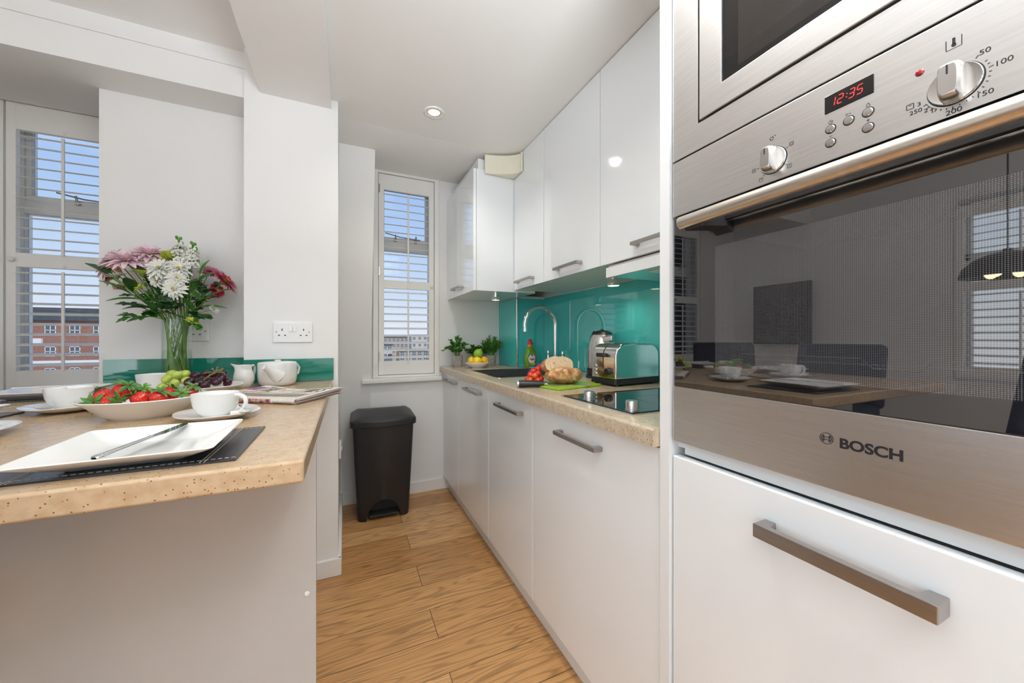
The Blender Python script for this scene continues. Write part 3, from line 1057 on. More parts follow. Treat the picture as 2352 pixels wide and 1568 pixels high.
# recessed ceiling light
t = thing('downlight', 'lit recessed spotlight in the kitchen ceiling', 'light', (.385, 1.735, 2.14))
MB().lathe([(.030, -.001), (.033, -.004), (.045, -.005), (.047, -.002), (.047, .0), (.030, .0)], 40, cap=False).build('bezel', white_plastic, t)
MB().lathe([(.031, -.003), (.029, -.004), (.026, -.001), (.0245, .002)], 40, cap=False).build('inner_ring', knob_m, t)
MB().cyl((0, 0, -.0022), .025, .002, n=32).build('lamp', down_m, t, 'glowing lamp face')
l = bpy.data.lights.new('downlight_lamp', 'SPOT')
l.energy = 13
l.spot_size = 2.4
l.spot_blend = .8
l.color = (1, .95, .87)
l.shadow_soft_size = .03
o = bpy.data.objects.new('downlight_lamp', l)
COL.objects.link(o)
o.parent = t
o.location = (0, 0, -.012)

# two more of the same ceiling spots further along the galley, nearer the viewer
for yy, lb in ((.62, 'recessed ceiling spotlight above the galley, over the viewer'), (-.50, 'recessed ceiling spotlight behind the viewer')):
    q = dup(t, (.385, yy, 2.14), 0, lb, 'recessed kitchen ceiling spotlights')
t['group'] = 'recessed kitchen ceiling spotlights'

# hob
t = thing('hob', 'black glass hob set into the worktop beside the tall housing', 'hob', (.93, .885, .87))
MB().box(-.255, .235, -.152, .192, .0, .0025, .001).build('steel_frame', polish_m, t, 'thin steel edge')
MB().box(-.248, .228, -.145, .185, .0022, .0048, .001).build('glass_top', hob_m, t)
for y in (.076, -.116):
    k = MB().lathe([(0, .0048), (.0185, .0048), (.0185, .0072), (.0165, .0078), (.0170, .028), (.0155, .031), (0, .031)], 40, M=Matrix.Translation((-.222, y, 0))).build('knob', knob_m, t, 'brushed steel hob knob')
mk = MB()
for r in (.07, .068):
    pass
for cy in (-.02,):
    for (cx, r) in ((.0, .085),):
        P = ringpts(r, 60, cx, cy)
        Q = ringpts(r - .0015, 60, cx, cy)
        bm_ = bmesh.new()
        A = [bm_.verts.new((x, y, .0051)) for x, y in P[:-1]]
        B_ = [bm_.verts.new((x, y, .0051)) for x, y in Q[:-1]]
        quad_ring(bm_, A, B_)
        mk.merge(bm_)
mk.build('cooking_zone', handle_m, t)

# ------------------------------------------------------------------ tall housing with oven
t = thing('tall_housing', 'tall white housing panel holding the oven and microwave', 'cabinet', (.64, .28, 0))
MB().box(-.006, .64, .296, .3225, .0, 2.139, .001).build('side_panel', cab2_m, t)
MB().box(-.006, .64, -.3225, -.304, .0, 2.139, .001).build('side_panel', cab2_m, t)
MB().box(.02, .64, -.303, .295, .835, .849).build('shelf', cab2_m, t)
MB().box(.02, .64, -.303, .295, 1.990, 2.139).build('top_box', cab2_m, t)
MB().box(.022, .030, -.303, .280, .822, .836).build('filler_strip', cab2_m, t)
MB().box(.600, .64, -.303, .295, .1, 1.98).build('back_panel', cab2_m, t)

OY0, OY1 = -.020, .5735
XF = .64
t = thing('pan_drawer', 'white drawer front with long nickel handle, below the built-in oven', 'drawer', (.64, .277, 0))
MB().box(.022, .58, -.290, .290, .088, .800).build('carcass', cab2_m, t)
d = MB().box(0, .020, -.2965, .2955, .086, .8195, .003, 3).build('drawer_front', cab_m, t)
bar_handle(d, 0, .002, .757, .206, .022, .034, t=.013)

# oven
t = thing('oven', 'built-in stainless steel oven with dark glass door and round bar handle', 'oven', (.64, .277, .851))
oy0, oy1 = OY0 - .277, OY1 - .277
def rel(y, z):
    return (y - .277, z - .851)
MB().box(.0, .022, oy0, oy1, 1.327 - .851, 1.4425 - .851, .002).build('control_panel', steel_m, t)
# cavity behind the door
b = MB()
z0c, z1c = .985 - .851, 1.29 - .851
b.box(.40, .41, oy0 + .05, oy1 - .05, z0c, z1c)
b.box(.03, .41, oy0 + .045, oy0 + .05, z0c, z1c)
b.box(.03, .41, oy1 - .05, oy1 - .045, z0c, z1c)
b.box(.03, .41, oy0 + .05, oy1 - .05, z0c - .005, z0c)
b.box(.03, .41, oy0 + .05, oy1 - .05, z1c, z1c + .005)
b.build('cavity', cavity_m, t)
# frame behind the glass: black print round the viewing area, dots inside it
my0, my1, mz0, mz1 = OY0 + .03 - .277, .480 - .277, 1.003 - .851, 1.246 - .851
b = MB()
gz0, gz1 = .968 - .851, 1.323 - .851
for (a, c, d_, e_) in ((oy0, my0, gz0, gz1), (my1, oy1, gz0, gz1), (my0, my1, gz0, mz0), (my0, my1, mz1, gz1)):
    b.box(.0075, .0080, a, c, d_, e_)
b.build('black_border', dark_m, t)
# dot screen made as a printed pane whose clear holes show the cavity
ovm = ovendots_m
nt_ = ovm.node_tree
bs_ = nt_.nodes['Principled BSDF']
rmp = [n for n in nt_.nodes if n.type == 'VALTORGB'][0]
out = nt_.nodes['Material Output']
trn = nt_.nodes.new('ShaderNodeBsdfTransparent')
mxs = nt_.nodes.new('ShaderNodeMixShader')
r2 = nt_.nodes.new('ShaderNodeValToRGB')
r2.color_ramp.elements[0].position = .42
r2.color_ramp.elements[1].position = .58
src = rmp.inputs[0].links[0].from_socket
nt_.links.new(src, r2.inputs[0])
nt_.links.new(r2.outputs[0], mxs.inputs[0])
nt_.links.new(bs_.outputs[0], mxs.inputs[1])
nt_.links.new(trn.outputs[0], mxs.inputs[2])
nt_.links.new(mxs.outputs[0], out.inputs[0])
MB().box(.0082, .0086, my0, my1, mz0, mz1).build('dot_print', ovm, t)
MB().box(.001, .007, oy0 + .001, oy1 - .001, gz0, gz1, .0008).build('door_glass', ovenglass_m, t)
MB().box(.0, .020, oy0, oy1, .0, gz0 - .0005, .0015).build('door_trim', steel_m, t)
# logo: ring with armature, and lettering
LT = Matrix(((0, 0, -1, 0), (-1, 0, 0, 0), (0, 1, 0, 0), (0, 0, 0, 1)))     # text x -> -Y, y -> +Z, out -> -X
def on_face(y, z, x=-.0004):
    return Matrix.Translation((x, y - .277, z - .851)) @ LT
b = text_mb('BOSCH', .0192, on_face(.2815, .9145), .0002, .0006, 1.06)
def flat_ring(mb, r1, r0, cy, cz, x=-.0006, n=64, a0=0, a1=2 * PI, thick=.0004):
    bm_ = bmesh.new()
    closed = abs(a1 - a0 - 2 * PI) < 1e-6
    k = n if closed else n + 1
    A, B_ = [], []
    for i in range(k):
        a = a0 + (a1 - a0) * i / n
        A.append(bm_.verts.new((x, cy - .277 - r1 * math.cos(a), cz - .851 + r1 * math.sin(a))))
        B_.append(bm_.verts.new((x, cy - .277 - r0 * math.cos(a), cz - .851 + r0 * math.sin(a))))
    for i in range(k if closed else k - 1):
        j = (i + 1) % k
        bm_.faces.new((A[i], A[j], B_[j], B_[i]))
    mb.merge(bm_)
ey, ez = .2965, .9235
flat_ring(b, .0083, .0076, ey, ez)
def fl(mb, pts, x=-.0006):
    mb.poly([(x, y - .277, z - .851) for y, z in pts])
def stroke(mb, a, c, w, x=-.0006):
    (y0, z0), (y1, z1) = a, c
    L_ = math.hypot(y1 - y0, z1 - z0)
    ny, nz_ = -(z1 - z0) / L_ * w / 2, (y1 - y0) / L_ * w / 2
    fl(mb, [(y0 + ny, z0 + nz_), (y1 + ny, z1 + nz_), (y1 - ny, z1 - nz_), (y0 - ny, z0 - nz_)], x)
for sgn in (-1, 1):
    cx = .0034 * sgn
    stroke(b, (ey + cx, ez - .0048), (ey + cx, ez + .0048), .0009)
    stroke(b, (ey - .0032, ez + .0018 * sgn), (ey + .0032, ez + .0018 * sgn), .0007)
    aa = math.asin(.0048 / .0060)
    if sgn < 0:
        flat_ring(b, .0062, .0054, ey, ez, a0=-aa, a1=aa, n=20)
    else:
        flat_ring(b, .0062, .0054, ey, ez, a0=PI - aa, a1=PI + aa, n=20)
b.build('logo', dark_m, t, 'black ring emblem and BOSCH lettering')
# handle tube and its black brackets
b = MB().tube([(-.045, .513 - .277, 1.293 - .851), (-.045, OY0 + .045 - .277, 1.293 - .851)], .0122, 32)
b.build('handle', bar_m, t, 'round satin steel bar handle')
b = MB()
for y in (.485, .068):
    s_ = 1 if y > .2 else -1
    b.prism([(-.044, y - .277 + .020 * s_), (.002, y - .277 - .002 * s_), (.002, y - .277 - .036 * s_), (-.044, y - .277 - .018 * s_)], 'Z', 1.276 - .851, 1.306 - .851, .002)
b.box(-.004, .002, OY0 + .02 - .277, .52 - .277, 1.288 - .851, 1.312 - .851, .001)
b.build('handle_bracket', black_plastic, t, 'black handle brackets')
# knobs
def oven_knob(y, z, r, ptr):
    M = Matrix.Translation((0, y - .277, z - .851)) @ LT
    k = MB().lathe([(0, .0), (r, 0), (r, .003), (r * .97, .0042), (r * .90, .0040), (0, .0032)], 48, M=M).build('knob', polish_m, t, 'steel rotary knob')
    g = MB()
    bmk = bmesh.new()
    w0, w1 = r * .46, r * .40
    secs = []
    for (zz, f, w) in ((.002, 1.0, w0), (.012, .98, w0 * .98), (.020, .90, w1), (.023, .74, w1 * .82)):
        secs.append([(math.copysign(min(abs(x), w), x), yy * f, zz) for x, yy in [(w * math.copysign(abs(math.cos(a)) ** .35, math.cos(a)), r * .98 * math.copysign(abs(math.sin(a)) ** .55, math.sin(a))) for a in [2 * PI * i / 32 for i in range(32)]]])
    g.merge(loops_mesh(secs), M)
    g.build('grip', knob_m, k)
    q = MB().box(-.0007, .0007, r * .25, r * .72, .0215, .0236)
    q.bm.transform(M)
    q.build('pointer', dark_m, k)
    rg = MB()
    flat_ring(rg, r + .0010, r - .0002, y, z, -.0004)
    rg.build('knob_gap', hole_m, k)
oven_knob(.370, 1.3615, .0205, 0)
oven_knob(.1725, 1.3620, .0215, 0)
# display
b = MB().box(-.0012, .002, .2435 - .277, .2985 - .277, 1.3965 - .851, 1.4215 - .851, .0008)
dsp = b.build('display', screen_m, t)
SEG = {'1': 'bc', '2': 'abged', '3': 'abgcd', '5': 'afgcd'}
b = MB()
def digit(ch, y0, z0, w, h):
    sh = lambda yy, zz: (yy - (zz - z0) * .16, zz)
    P = {'a': ((0, h), (w, h)), 'b': ((w, h), (w, h / 2)), 'c': ((w, h / 2), (w, 0)), 'd': ((0, 0), (w, 0)), 'e': ((0, 0), (0, h / 2)), 'f': ((0, h / 2), (0, h)), 'g': ((0, h / 2), (w, h / 2))}
    for s_ in SEG[ch]:
        (a, c), (d_, e_) = P[s_]
        A = Vector((a, c)); B_ = Vector((d_, e_))
        dv = (B_ - A) * .10
        A = A + dv; B_ = B_ - dv
        stroke(b, sh(y0 - A.x, z0 + A.y), sh(y0 - B_.x, z0 + B_.y), .0010, -.0015)
yy = .2895
for ch in '12:35':
    if ch == ':':
        for dz in (.0032, .0075):
            fl(b, [(yy - .0009 - dz * .16, 1.4035 + dz), (yy - .0021 - dz * .16, 1.4035 + dz), (yy - .0021 - dz * .16, 1.4047 + dz), (yy - .0009 - dz * .16, 1.4047 + dz)], -.0015)
        yy -= .0040
    else:
        digit(ch, yy + (.003 if ch == '1' else 0), 1.4035, .0058, .0115)
        yy -= .0088 if ch != '1' else .0062
b.build('clock_digits', led_m, dsp, 'glowing red digits 12:35')
# buttons
for (y, z) in ((.2915, 1.3725), (.2915, 1.3525), (.2705, 1.3735), (.2497, 1.3735), (.2497, 1.3528)):
    M = Matrix.Translation((0, y - .277, z - .851)) @ LT
    k = MB().lathe([(0, .0028), (.0046, .0026), (.0054, .0014), (.0056, 0)], 32, M=M).build('button', polish_m, t)
    g = MB()
    flat_ring(g, .0066, .0056, y, z, -.0004, 40)
    g.build('button_gap', hole_m, k)
MB().ell((0, .2010 - .277, 1.3945 - .851), .0022, .0042, .0042, 20, 12).build('indicator_light', redlens_m, t, 'red indicator light')
# printed scales and symbols
b = MB()
kc = (.1725, 1.3620)
def ang(c, r, deg):
    a = math.radians(deg)
    return (c[0] - r * math.sin(a), c[1] + r * math.cos(a))
for dg, ln_ in ((38, .0035), (62, .002), (72, .002), (82, .0035), (93, .002), (104, .002), (115, .002), (127, .002), (138, .0035), (149, .002), (160, .0015), (172, .0015), (184, .0035), (195, .002), (206, .002), (216, .003), (226, .003), (236, .003), (247, .003)):
    stroke(b, ang(kc, .0245, dg), ang(kc, .0245 + ln_, dg), .0006)
flat_ring(b, .0250, .0245, kc[0], kc[1], a0=math.radians(203), a1=math.radians(234), n=16)
def word(s_, y, z, h, xs=1.0, bold=0.0):
    q = text_mb(s_, h, on_face(y, z, -.0003), .0001, bold, xs, 'CENTER')
    q.bm.normal_update()
    b.merge(q.bm)
for s_, dg, r_ in (('50', 43, .0318), ('100', 84, .0345), ('150', 137, .0315), ('200', 182, .0300)):
    p = ang(kc, r_, dg)
    word(s_, p[0], p[1] - .0025, .0078, 1.12)
word('250', .2045, 1.3465, .0068, 1.1)
word('3', .2016, 1.3540, .0066, 1.1)
word('2', .1958, 1.3430, .0064, 1.1)
word('1', .1905, 1.3395, .0064, 1.1)
def icon_box(y, z, s_, w=.0005, top=True):
    h = s_ / 2
    for A, C in (((y - h, z - h), (y + h, z - h)), ((y - h, z - h), (y - h, z + h)), ((y + h, z - h), (y + h, z + h)), ((y - h, z + h), (y + h, z + h))):
        if not top and A[1] > z and C[1] > z:
            continue
        stroke(b, A, C, w)
icon_box(.2095, 1.3575, .0062)
stroke(b, (.2110, 1.3590), (.2080, 1.3590), .0005)
icon_box(.1735, 1.4105, .0120, .0005, False)
stroke(b, (.1735, 1.4095), (.1735, 1.4165), .0022)
flat_ring(b, .0019, .0, .1735, 1.4085, n=16)
flat_ring(b, .0011, .0, .1725, 1.3895, n=14)
b.build('temperature_scale', dark_m, t, 'small black printed temperatures and grill marks')
kl = (.370, 1.3615)
for dg in (2, 62, 128, 218, 262):
    q = MB()
    stroke(q, ang(kl, .0225, dg), ang(kl, .0255, dg), .0006)
    q.build('dial_mark', dark_m, t)
def sym():
    return b.build('cooking_symbol', dark_m, t, 'small black printed cooking symbol')
for dg in (62, 128, 218, 262):
    b = MB()
    p = ang(kl, .0310, dg)
    icon_box(p[0], p[1], .0056, .0004)
    if dg == 62:
        flat_ring(b, .0019, .0015, p[0], p[1], n=18)
    if dg != 62:
        stroke(b, (p[0] + .0016, p[1] + .0014), (p[0] - .0016, p[1] + .0014), .0004)
    if dg in (262, 128):
        stroke(b, (p[0] + .0014, p[1] - .0014), (p[0], p[1] + .0004), .0004)
        stroke(b, (p[0] - .0014, p[1] - .0014), (p[0], p[1] + .0004), .0004)
    sym()
b = MB()
for k in range(6):
    a = k * PI / 3
    flat_ring(b, .0008, 0, .3720 + .0026 * math.cos(a), 1.3985 + .0026 * math.sin(a), n=10)
stroke(b, (.3690, 1.4020), (.3665, 1.4020), .0004)
stroke(b, (.3665, 1.4020), (.3660, 1.3995), .0004)
sym()
b = MB()
flat_ring(b, .0026, .0022, .2915, 1.3825, n=24)
stroke(b, (.2915, 1.3825), (.2915, 1.3843), .0004)
stroke(b, (.2915, 1.3825), (.2900, 1.3822), .0004)
stroke(b, (.2932, 1.3620), (.2898, 1.3620), .0005)
flat_ring(b, .0013, .0009, .2728, 1.3828, n=16)
stroke(b, (.2715, 1.3828), (.2680, 1.3828), .0004)
stroke(b, (.2688, 1.3828), (.2688, 1.3818), .0004)
stroke(b, (.2515, 1.3625), (.2479, 1.3625), .0005)
stroke(b, (.2497, 1.3643), (.2497, 1.3607), .0005)
for A, C in (((.2518, 1.3815), (.2476, 1.3815)), ((.2518, 1.3815), (.2505, 1.3850)), ((.2476, 1.3815), (.2489, 1.3850)), ((.2505, 1.3850), (.2489, 1.3850)), ((.2497, 1.3850), (.2497, 1.3860))):
    stroke(b, A, C, .0004)
b.build('button_symbols', dark_m, t, 'small black printed clock, key, bell, plus and minus')
# rack inside
b = MB()
ry0, ry1 = OY0 + .055 - .277, .515 - .277
zr = 1.040 - .851
for xx, dz in ((.045, .0), (.060, -.010)):
    pth = [(xx, ry1, zr + dz), (xx, .275 - .277, zr + dz)]
    if dz == 0:
        pth += [(xx, .262 - .277, zr - .014), (xx, .215 - .277, zr - .014), (xx, .202 - .277, zr)]
    pth += [(xx, ry0, zr + dz)]
    b.tube(pth, .0016, 8)
for i in range(16):
    yv = ry0 + (ry1 - ry0) * (i + .5) / 16
    b.tube([(.06, yv, zr - .010), (.38, yv, zr - .010)], .0012, 6)
b.build('rack', chrome_m, t, 'bright wire shelf seen through the glass')

# microwave
t = thing('microwave', 'built-in stainless steel microwave above the oven, only its lower part in view', 'microwave', (.64, .277, 1.445))
mw0, mw1 = OY0 - .277, OY1 - .277
z1w = .50
di, de = .511 - .277, .04 - .277     # opening in the frame
b = MB()
b.box(.0, .02, di, mw1, 0, z1w, .0015)
b.box(.0, .02, mw0, de, 0, z1w, .0015)
b.box(.0, .02, de - .003, di + .003, 0, .0525, .0015)
b.box(.0, .02, de - .003, di + .003, .445, z1w, .0015)
b.build('trim_frame', steel_m, t)
MB().box(.012, .014, de - .002, di + .002, .05, .45).build('shadow_gap', hole_m, t)
b = MB()
q0, q1 = .505 - .277, .046 - .277
g0, g1 = .458 - .277, .16 - .277
b.box(-.004, .012, g0, q0, .055, .44, .0015)
b.box(-.004, .012, q1, g1, .055, .44, .0015)
b.box(-.004, .012, g1 - .003, g0 + .003, .055, .1000, .0015)
b.box(-.004, .012, g1 - .003, g0 + .003, .40, .44, .0015)
b.build('door', steel_m, t)
b = MB()
i0, i1, j0, j1 = .431 - .277, .19 - .277, .1145, .385
for (a, c, d_, e_) in ((i0, g0, .1, .4), (g1, i1, .1, .4), (i1, i0, .1, j0), (i1, i0, j1, .4)):
    b.box(.0022, .0026, a, c, d_, e_)
b.build('window_border', dark_m, t)
MB().box(.0028, .0032, i1, i0, j0, j1).build('mesh_screen', mwdots_m, t)
MB().box(-.0015, .0018, g1, g0, .1, .4, .0005).build('window_glass', mwglass_m, t)
MB().box(.022, .4, mw0 + .05, mw1 - .05, .03, .48).build('casing', cavity_m, t)

# ------------------------------------------------------------------ breakfast bar
BZ = .88
def slab(pts, z0, z1, bev):
    b = MB(); b.prism(pts, 'Z', z0, z1, bev, 4); return b
o = slab([(-1.05, .655), (-.058, .655), (-.050, 1.833), (-.3795, 1.833), (-.3805, 2.043), (-1.05, 2.043)], BZ - .036, BZ, .005).build('bar_worktop', bartop_m)
tag(o, 'speckled sand coloured breakfast bar top laid with crockery and fruit', 'worktop')
t = thing('breakfast_bar', 'white panelled base under the breakfast bar', 'cabinet', (-.53, .95, 0))
MB().box(-.47, .470, 0, .018, 0, BZ - .0365, .001).build('front_panel', barp_m, t)
MB().box(-.46, .405, .020, .885, 0, BZ - .0365, .001).build('carcass', cab2_m, t)
for z in (.535, .0):
    pass
for (x, z) in ((.452, .49), (.452, .14), (.452, .80)):
    MB().lathe([(0, -.003), (.004, -.0025), (.0055, 0), (0, 0)], 20, M=Matrix.Translation((x, 0, z)) @ Matrix.Rotation(-PI / 2, 4, 'X')).build('screw_cap', white_plastic, t)

# sockets
def socket(label, xc, zc, y, double=True):
    w = .0735 if double else .043
    t_ = thing('wall_socket', label, 'socket', (xc, y, zc))
    MB().box(-w, w, -.010, 0, -.043, .043, .0035, 3).build('plate', white_plastic, t_)
    p = MB()
    for cx in ((-.040, .040) if double else (.0,)):
        p.box(cx - .002, cx + .002, -.0104, -.009, .007, .016)
        for dx in (-.011, .011):
            p.box(cx + dx - .0035, cx + dx + .0035, -.0104, -.009, -.0145, -.0105)
    p.build('pin_slot', hole_m, t_, 'dark pin slots')
    for sx2 in ((-.061, .061) if double else (.030,)):
        s_ = MB().cyl((sx2, -.0095, .0015), .0036, .0012, axis='Y', n=18)
        s_.bm.transform(Matrix.Translation((0, -.0012, 0)))
        s_.build('screw', handle_m, t_)
    for sx2 in ((-.0085, .0065) if double else (-.02,)):
        MB().prism([(-.016, -.006), (-.0105, -.006), (-.0105, .016), (-.0125, .016)], 'X', sx2 - .0055, sx2 + .0055, .0012, 2, M=Matrix.Translation((0, 0, .010))).build('switch', white_plastic, t_)
    return t_
socket('double white plug socket on the column above the teapot', -.2035, 1.094, 1.84)
socket('single white plug socket half hidden behind the glass vase', -.592, 1.0985, 2.05, False)
t = thing('wall_socket', 'white socket plate low on the side of the column, seen edge-on by the bin', 'socket', (-.028, 2.26, .45))
MB().box(0, .010, -.043, .043, -.043, .043, .003).build('plate', white_plastic, t)
MB().box(.009, .016, -.008, .008, -.006, .014, .002).build('switch', white_plastic, t)

# ------------------------------------------------------------------ crockery
def shell(outer, inner):
    return outer + inner[::-1]
CUP_O = [(0, .0), (.020, .0), (.0215, .002), (.026, .004), (.036, .014), (.043, .030), (.0455, .046), (.0465, .057)]
CUP_I = [(0, .006), (.02, .006), (.032, .014), (.0400, .030), (.0430, .046), (.0450, .0570)]
def make_cup(label, loc, rz):
    t_ = thing('teacup', label, 'cup', loc, rz, 'white teacups on the bar')
    MB().lathe(CUP_O + CUP_I[::-1], 56, p=2.5).build('bowl', china_m, t_)
    pth = [(.042, 0, .050), (.054, 0, .052), (.066, 0, .046), (.070, 0, .034), (.066, 0, .021), (.054, 0, .010), (.036, 0, .008)]
    sm = []
    for i in range(len(pth) - 1):
        for k in range(4):
            p0, p1, p2, p3 = [Vector(pth[max(0, min(len(pth) - 1, i + q))]) for q in (-1, 0, 1, 2)]
            u = k / 4
            sm.append(.5 * ((2 * p1) + (-p0 + p2) * u + (2 * p0 - 5 * p1 + 4 * p2 - p3) * u * u + (-p0 + 3 * p1 - 3 * p2 + p3) * u ** 3))
    sm.append(Vector(pth[-1]))
    MB().tube(sm, .0048, 14).build('handle', china_m, t_)
    t_.scale = (.95, .95, .98)
    return t_
SAU = [(0, .0), (.030, .0), (.034, .0005), (.050, .004), (.070, .0115), (.0800, .0165), (.0805, .0180), (.079, .0185), (.068, .0140), (.050, .0080), (.036, .0048), (0, .0045)]
def make_saucer(label, loc, rz):
    t_ = MB().lathe(SAU, 64, p=2.6).build('saucer', china_m, loc=(0, 0, 0))
    t_.location = loc
    t_.rotation_euler = (0, 0, rz)
    return tag(t_, label, 'saucer', 'white saucers on the bar')
make_saucer('white saucer under the teacup nearest the front plate', (-.272, 1.078, BZ), .35)
make_cup('white teacup with its handle turned right, between strawberries and newspaper', (-.277, 1.080, BZ + .0048), -.35)
make_saucer('white saucer under the left teacup, beside the strawberry dish', (-.656, 1.350, BZ), .6)
make_cup('plain white teacup left of the strawberry dish', (-.660, 1.362, BZ + .0048), 2.2)
make_saucer('white saucer under the rear teacup behind the green grapes', (-.625, 1.735, BZ), .3)
make_cup('white teacup at the back, half hidden by green grapes', (-.628, 1.738, BZ + .0048), .9)
make_saucer('white saucer at the left edge with a spoon bowl on its rim', (-.672, 1.055, BZ), .2)
make_cup('white teacup just outside the left edge of the view', (-.690, 1.060, BZ + .0048), 3.6)

# spoons
def make_spoon(label, bowl, end, z0, z1, group='teaspoons on saucers'):
    """bowl tip and handle end in plan, with their heights"""
    a = Vector((bowl[0], bowl[1], z0)); c = Vector((end[0], end[1], z1))
    ln = (c - a).length
    X = (c - a).normalized(); Y = Vector((0, 0, 1)).cross(X).normalized(); Z = X.cross(Y)
    M = Matrix(((X.x, Y.x, Z.x, 0), (X.y, Y.y, Z.y, 0), (X.z, Y.z, Z.z, 0), (0, 0, 0, 1)))
    t_ = thing('teaspoon', label, 'spoon', a, 0, group)
    bm2 = bmesh.new()
    n, mm = 20, 5
    rings = []
    for j in range(1, mm + 1):
        r = j / mm
        rings.append([bm2.verts.new((.019 + .019 * r * math.cos(2 * PI * i / n), .0125 * r * math.sin(2 * PI * i / n) * (1 - .15 * math.cos(2 * PI * i / n)), .0005 + .0055 * r * r)) for i in range(n)])
    ctr = bm2.verts.new((.019, 0, .0005))
    for i in range(n):
        bm2.faces.new((ctr, rings[0][i], rings[0][(i + 1) % n]))
    for A, B_ in zip(rings, rings[1:]):
        quad_ring(bm2, A, B_)
    bmesh.ops.solidify(bm2, geom=list(bm2.faces), thickness=.0009)
    MB().merge(bm2, M).build('spoon_bowl', chrome_m, t_)
    hp = [(.036, 0, .005), (.045, 0, .0075), (.07, 0, .008), (ln * .8, 0, .006), (ln, 0, .004)]
    MB().tube(hp, [.0030, .0022, .0020, .0036, .0042], 10, flat=.4, M=M).build('spoon_handle', chrome_m, t_)
make_spoon('teaspoon on the saucer of the teacup by the newspaper', (-.206, 1.014), (-.240, 1.128), BZ + .0145, BZ + .016)
make_spoon('teaspoon on the left saucer, its thin handle pointing left', (-.655, 1.302), (-.742, 1.285), BZ + .0115, BZ + .020)
make_spoon('teaspoon with its bowl showing at the left edge of the view', (-.598, 1.045), (-.70, .99), BZ + .0165, BZ + .018)

# place mats, square plates and knives
def make_setting(mlabel, plabel, klabel, loc, rz, kn):
    t_ = thing('placemat', mlabel, 'placemat', (loc[0], loc[1], BZ), rz, 'black leather placemats')
    MB().box(-.1425, .1425, -.1175, .1175, .0004, .0034, .0012).build('mat', leather_m, t_)
    MB().box(-.1415, .1415, -.1165, .1165, .0, .0008).build('backing', board_edge, t_, 'tan card edge')
    s_ = MB()
    for y in (-.105, .105):
        x = -.138
        while x < .137:
            s_.box(x, x + .0052, y - .0006, y + .0006, .0033, .0038)
            x += .0085
    for x in (-.098, -.103, .098, .103):
        s_.box(x - .0006, x + .0006, -.1165, .1165, .0033, .0038)
    s_.build('stitching', stitch_m, t_, 'cream stitching lines')
    pl = MB()
    def sq(h, z, r):
        return [(x, y, z) for x, y in rrect(h, h, r, 5)]
    pl.merge(loops_mesh([sq(.066, 0, .012), sq(.068, .0015, .012), sq(.082, .0075, .012), sq(.1085, .0205, .010), sq(.1105, .0225, .009), sq(.1095, .0237, .009), sq(.083, .0110, .012), sq(.066, .0055, .014), sq(.060, .0045, .016)], cap0=True, cap1=True))
    p_ = pl.build('square_plate', china_m)
    R = Matrix.Rotation(rz, 4, 'Z')
    po_ = R @ Vector((.003, -.022 if kn == 0 else -.004, 0))
    p_.location = (loc[0] + po_.x, loc[1] + po_.y, BZ + .0036)
    p_.rotation_euler = (0, 0, rz + .03)
    tag(p_, plabel, 'plate', 'square white plates')
    return t_
def make_knife(label, a, c, z0, z1):
    A = Vector((a[0], a[1], z0)); C_ = Vector((c[0], c[1], z1))
    X = (C_ - A).normalized(); Y = Vector((0, 0, 1)).cross(X).normalized(); Z = X.cross(Y)
    M = Matrix(((X.x, Y.x, Z.x, 0), (X.y, Y.y, Z.y, 0), (X.z, Y.z, Z.z, 0), (0, 0, 0, 1)))
    ln = (C_ - A).length
    t_ = thing('table_knife', label, 'knife', A, 0, 'table knives on the square plates')
    MB().tube([(0, 0, .004), (.003, 0, .004), (.01, 0, .004), (ln * .3, 0, .0038), (ln * .50, 0, .0036), (ln * .53, 0, .0036)], [.003, .0058, .0062, .0046, .0038, .0048], 14, flat=.62, M=M).build('knife_handle', chrome_m, t_)
    bl = [(ln * .52, -.0045), (ln * .62, -.0095), (ln * .92, -.0095), (ln * .985, -.004), (ln, .003), (ln * .95, .0055), (ln * .52, .0045)]
    MB().prism(bl, 'Z', .0030, .0044, .0005, 1, M=M).build('blade', chrome_m, t_)
make_setting('black stitched leather placemat at the front of the bar', 'square white plate on the front placemat with a knife across it', '', (-.2955, .8090), 0.0, 0)
make_knife('steel table knife lying diagonally on the front plate', (-.3055, .678), (-.274, .893), BZ + .0245, BZ + .0245)
make_setting('black leather placemat at the left edge of the bar', 'square white plate whose corner shows at the left edge', '', (-.860, 1.225), PI / 2, 1)
make_setting('black leather placemat furthest back on the bar, behind the left teacup', 'square white plate on the rear placemat near the shutter', '', (-.862, 1.695), 0.0, 1)
make_knife('steel table knife on the rear plate near the shutter', (-.955, 1.700), (-.770, 1.765), BZ + .0285, BZ + .0285)

# fruit dish with strawberries
dish = MB().lathe([(0, 0), (.062, 0), (.064, .002), (.080, .012), (.098, .032), (.114, .044), (.1165, .0465), (.1145, .048), (.097, .040), (.080, .020), (.062, .009), (0, .007)], 72, p=2.15).build('serving_dish', china_m)
dish.location = (-.445, 1.195, BZ)
tag(dish, 'white rimmed dish heaped with strawberries', 'dish')
plate = MB().lathe([(0, 0), (.062, 0), (.064, .002), (.085, .016), (.112, .029), (.1145, .031), (.1125, .0325), (.085, .0215), (.066, .010), (0, .008)], 72).build('serving_dish', china_m)
plate.location = (-.437, 1.555, BZ)
tag(plate, 'white rimmed plate holding green and purple grapes', 'dish')

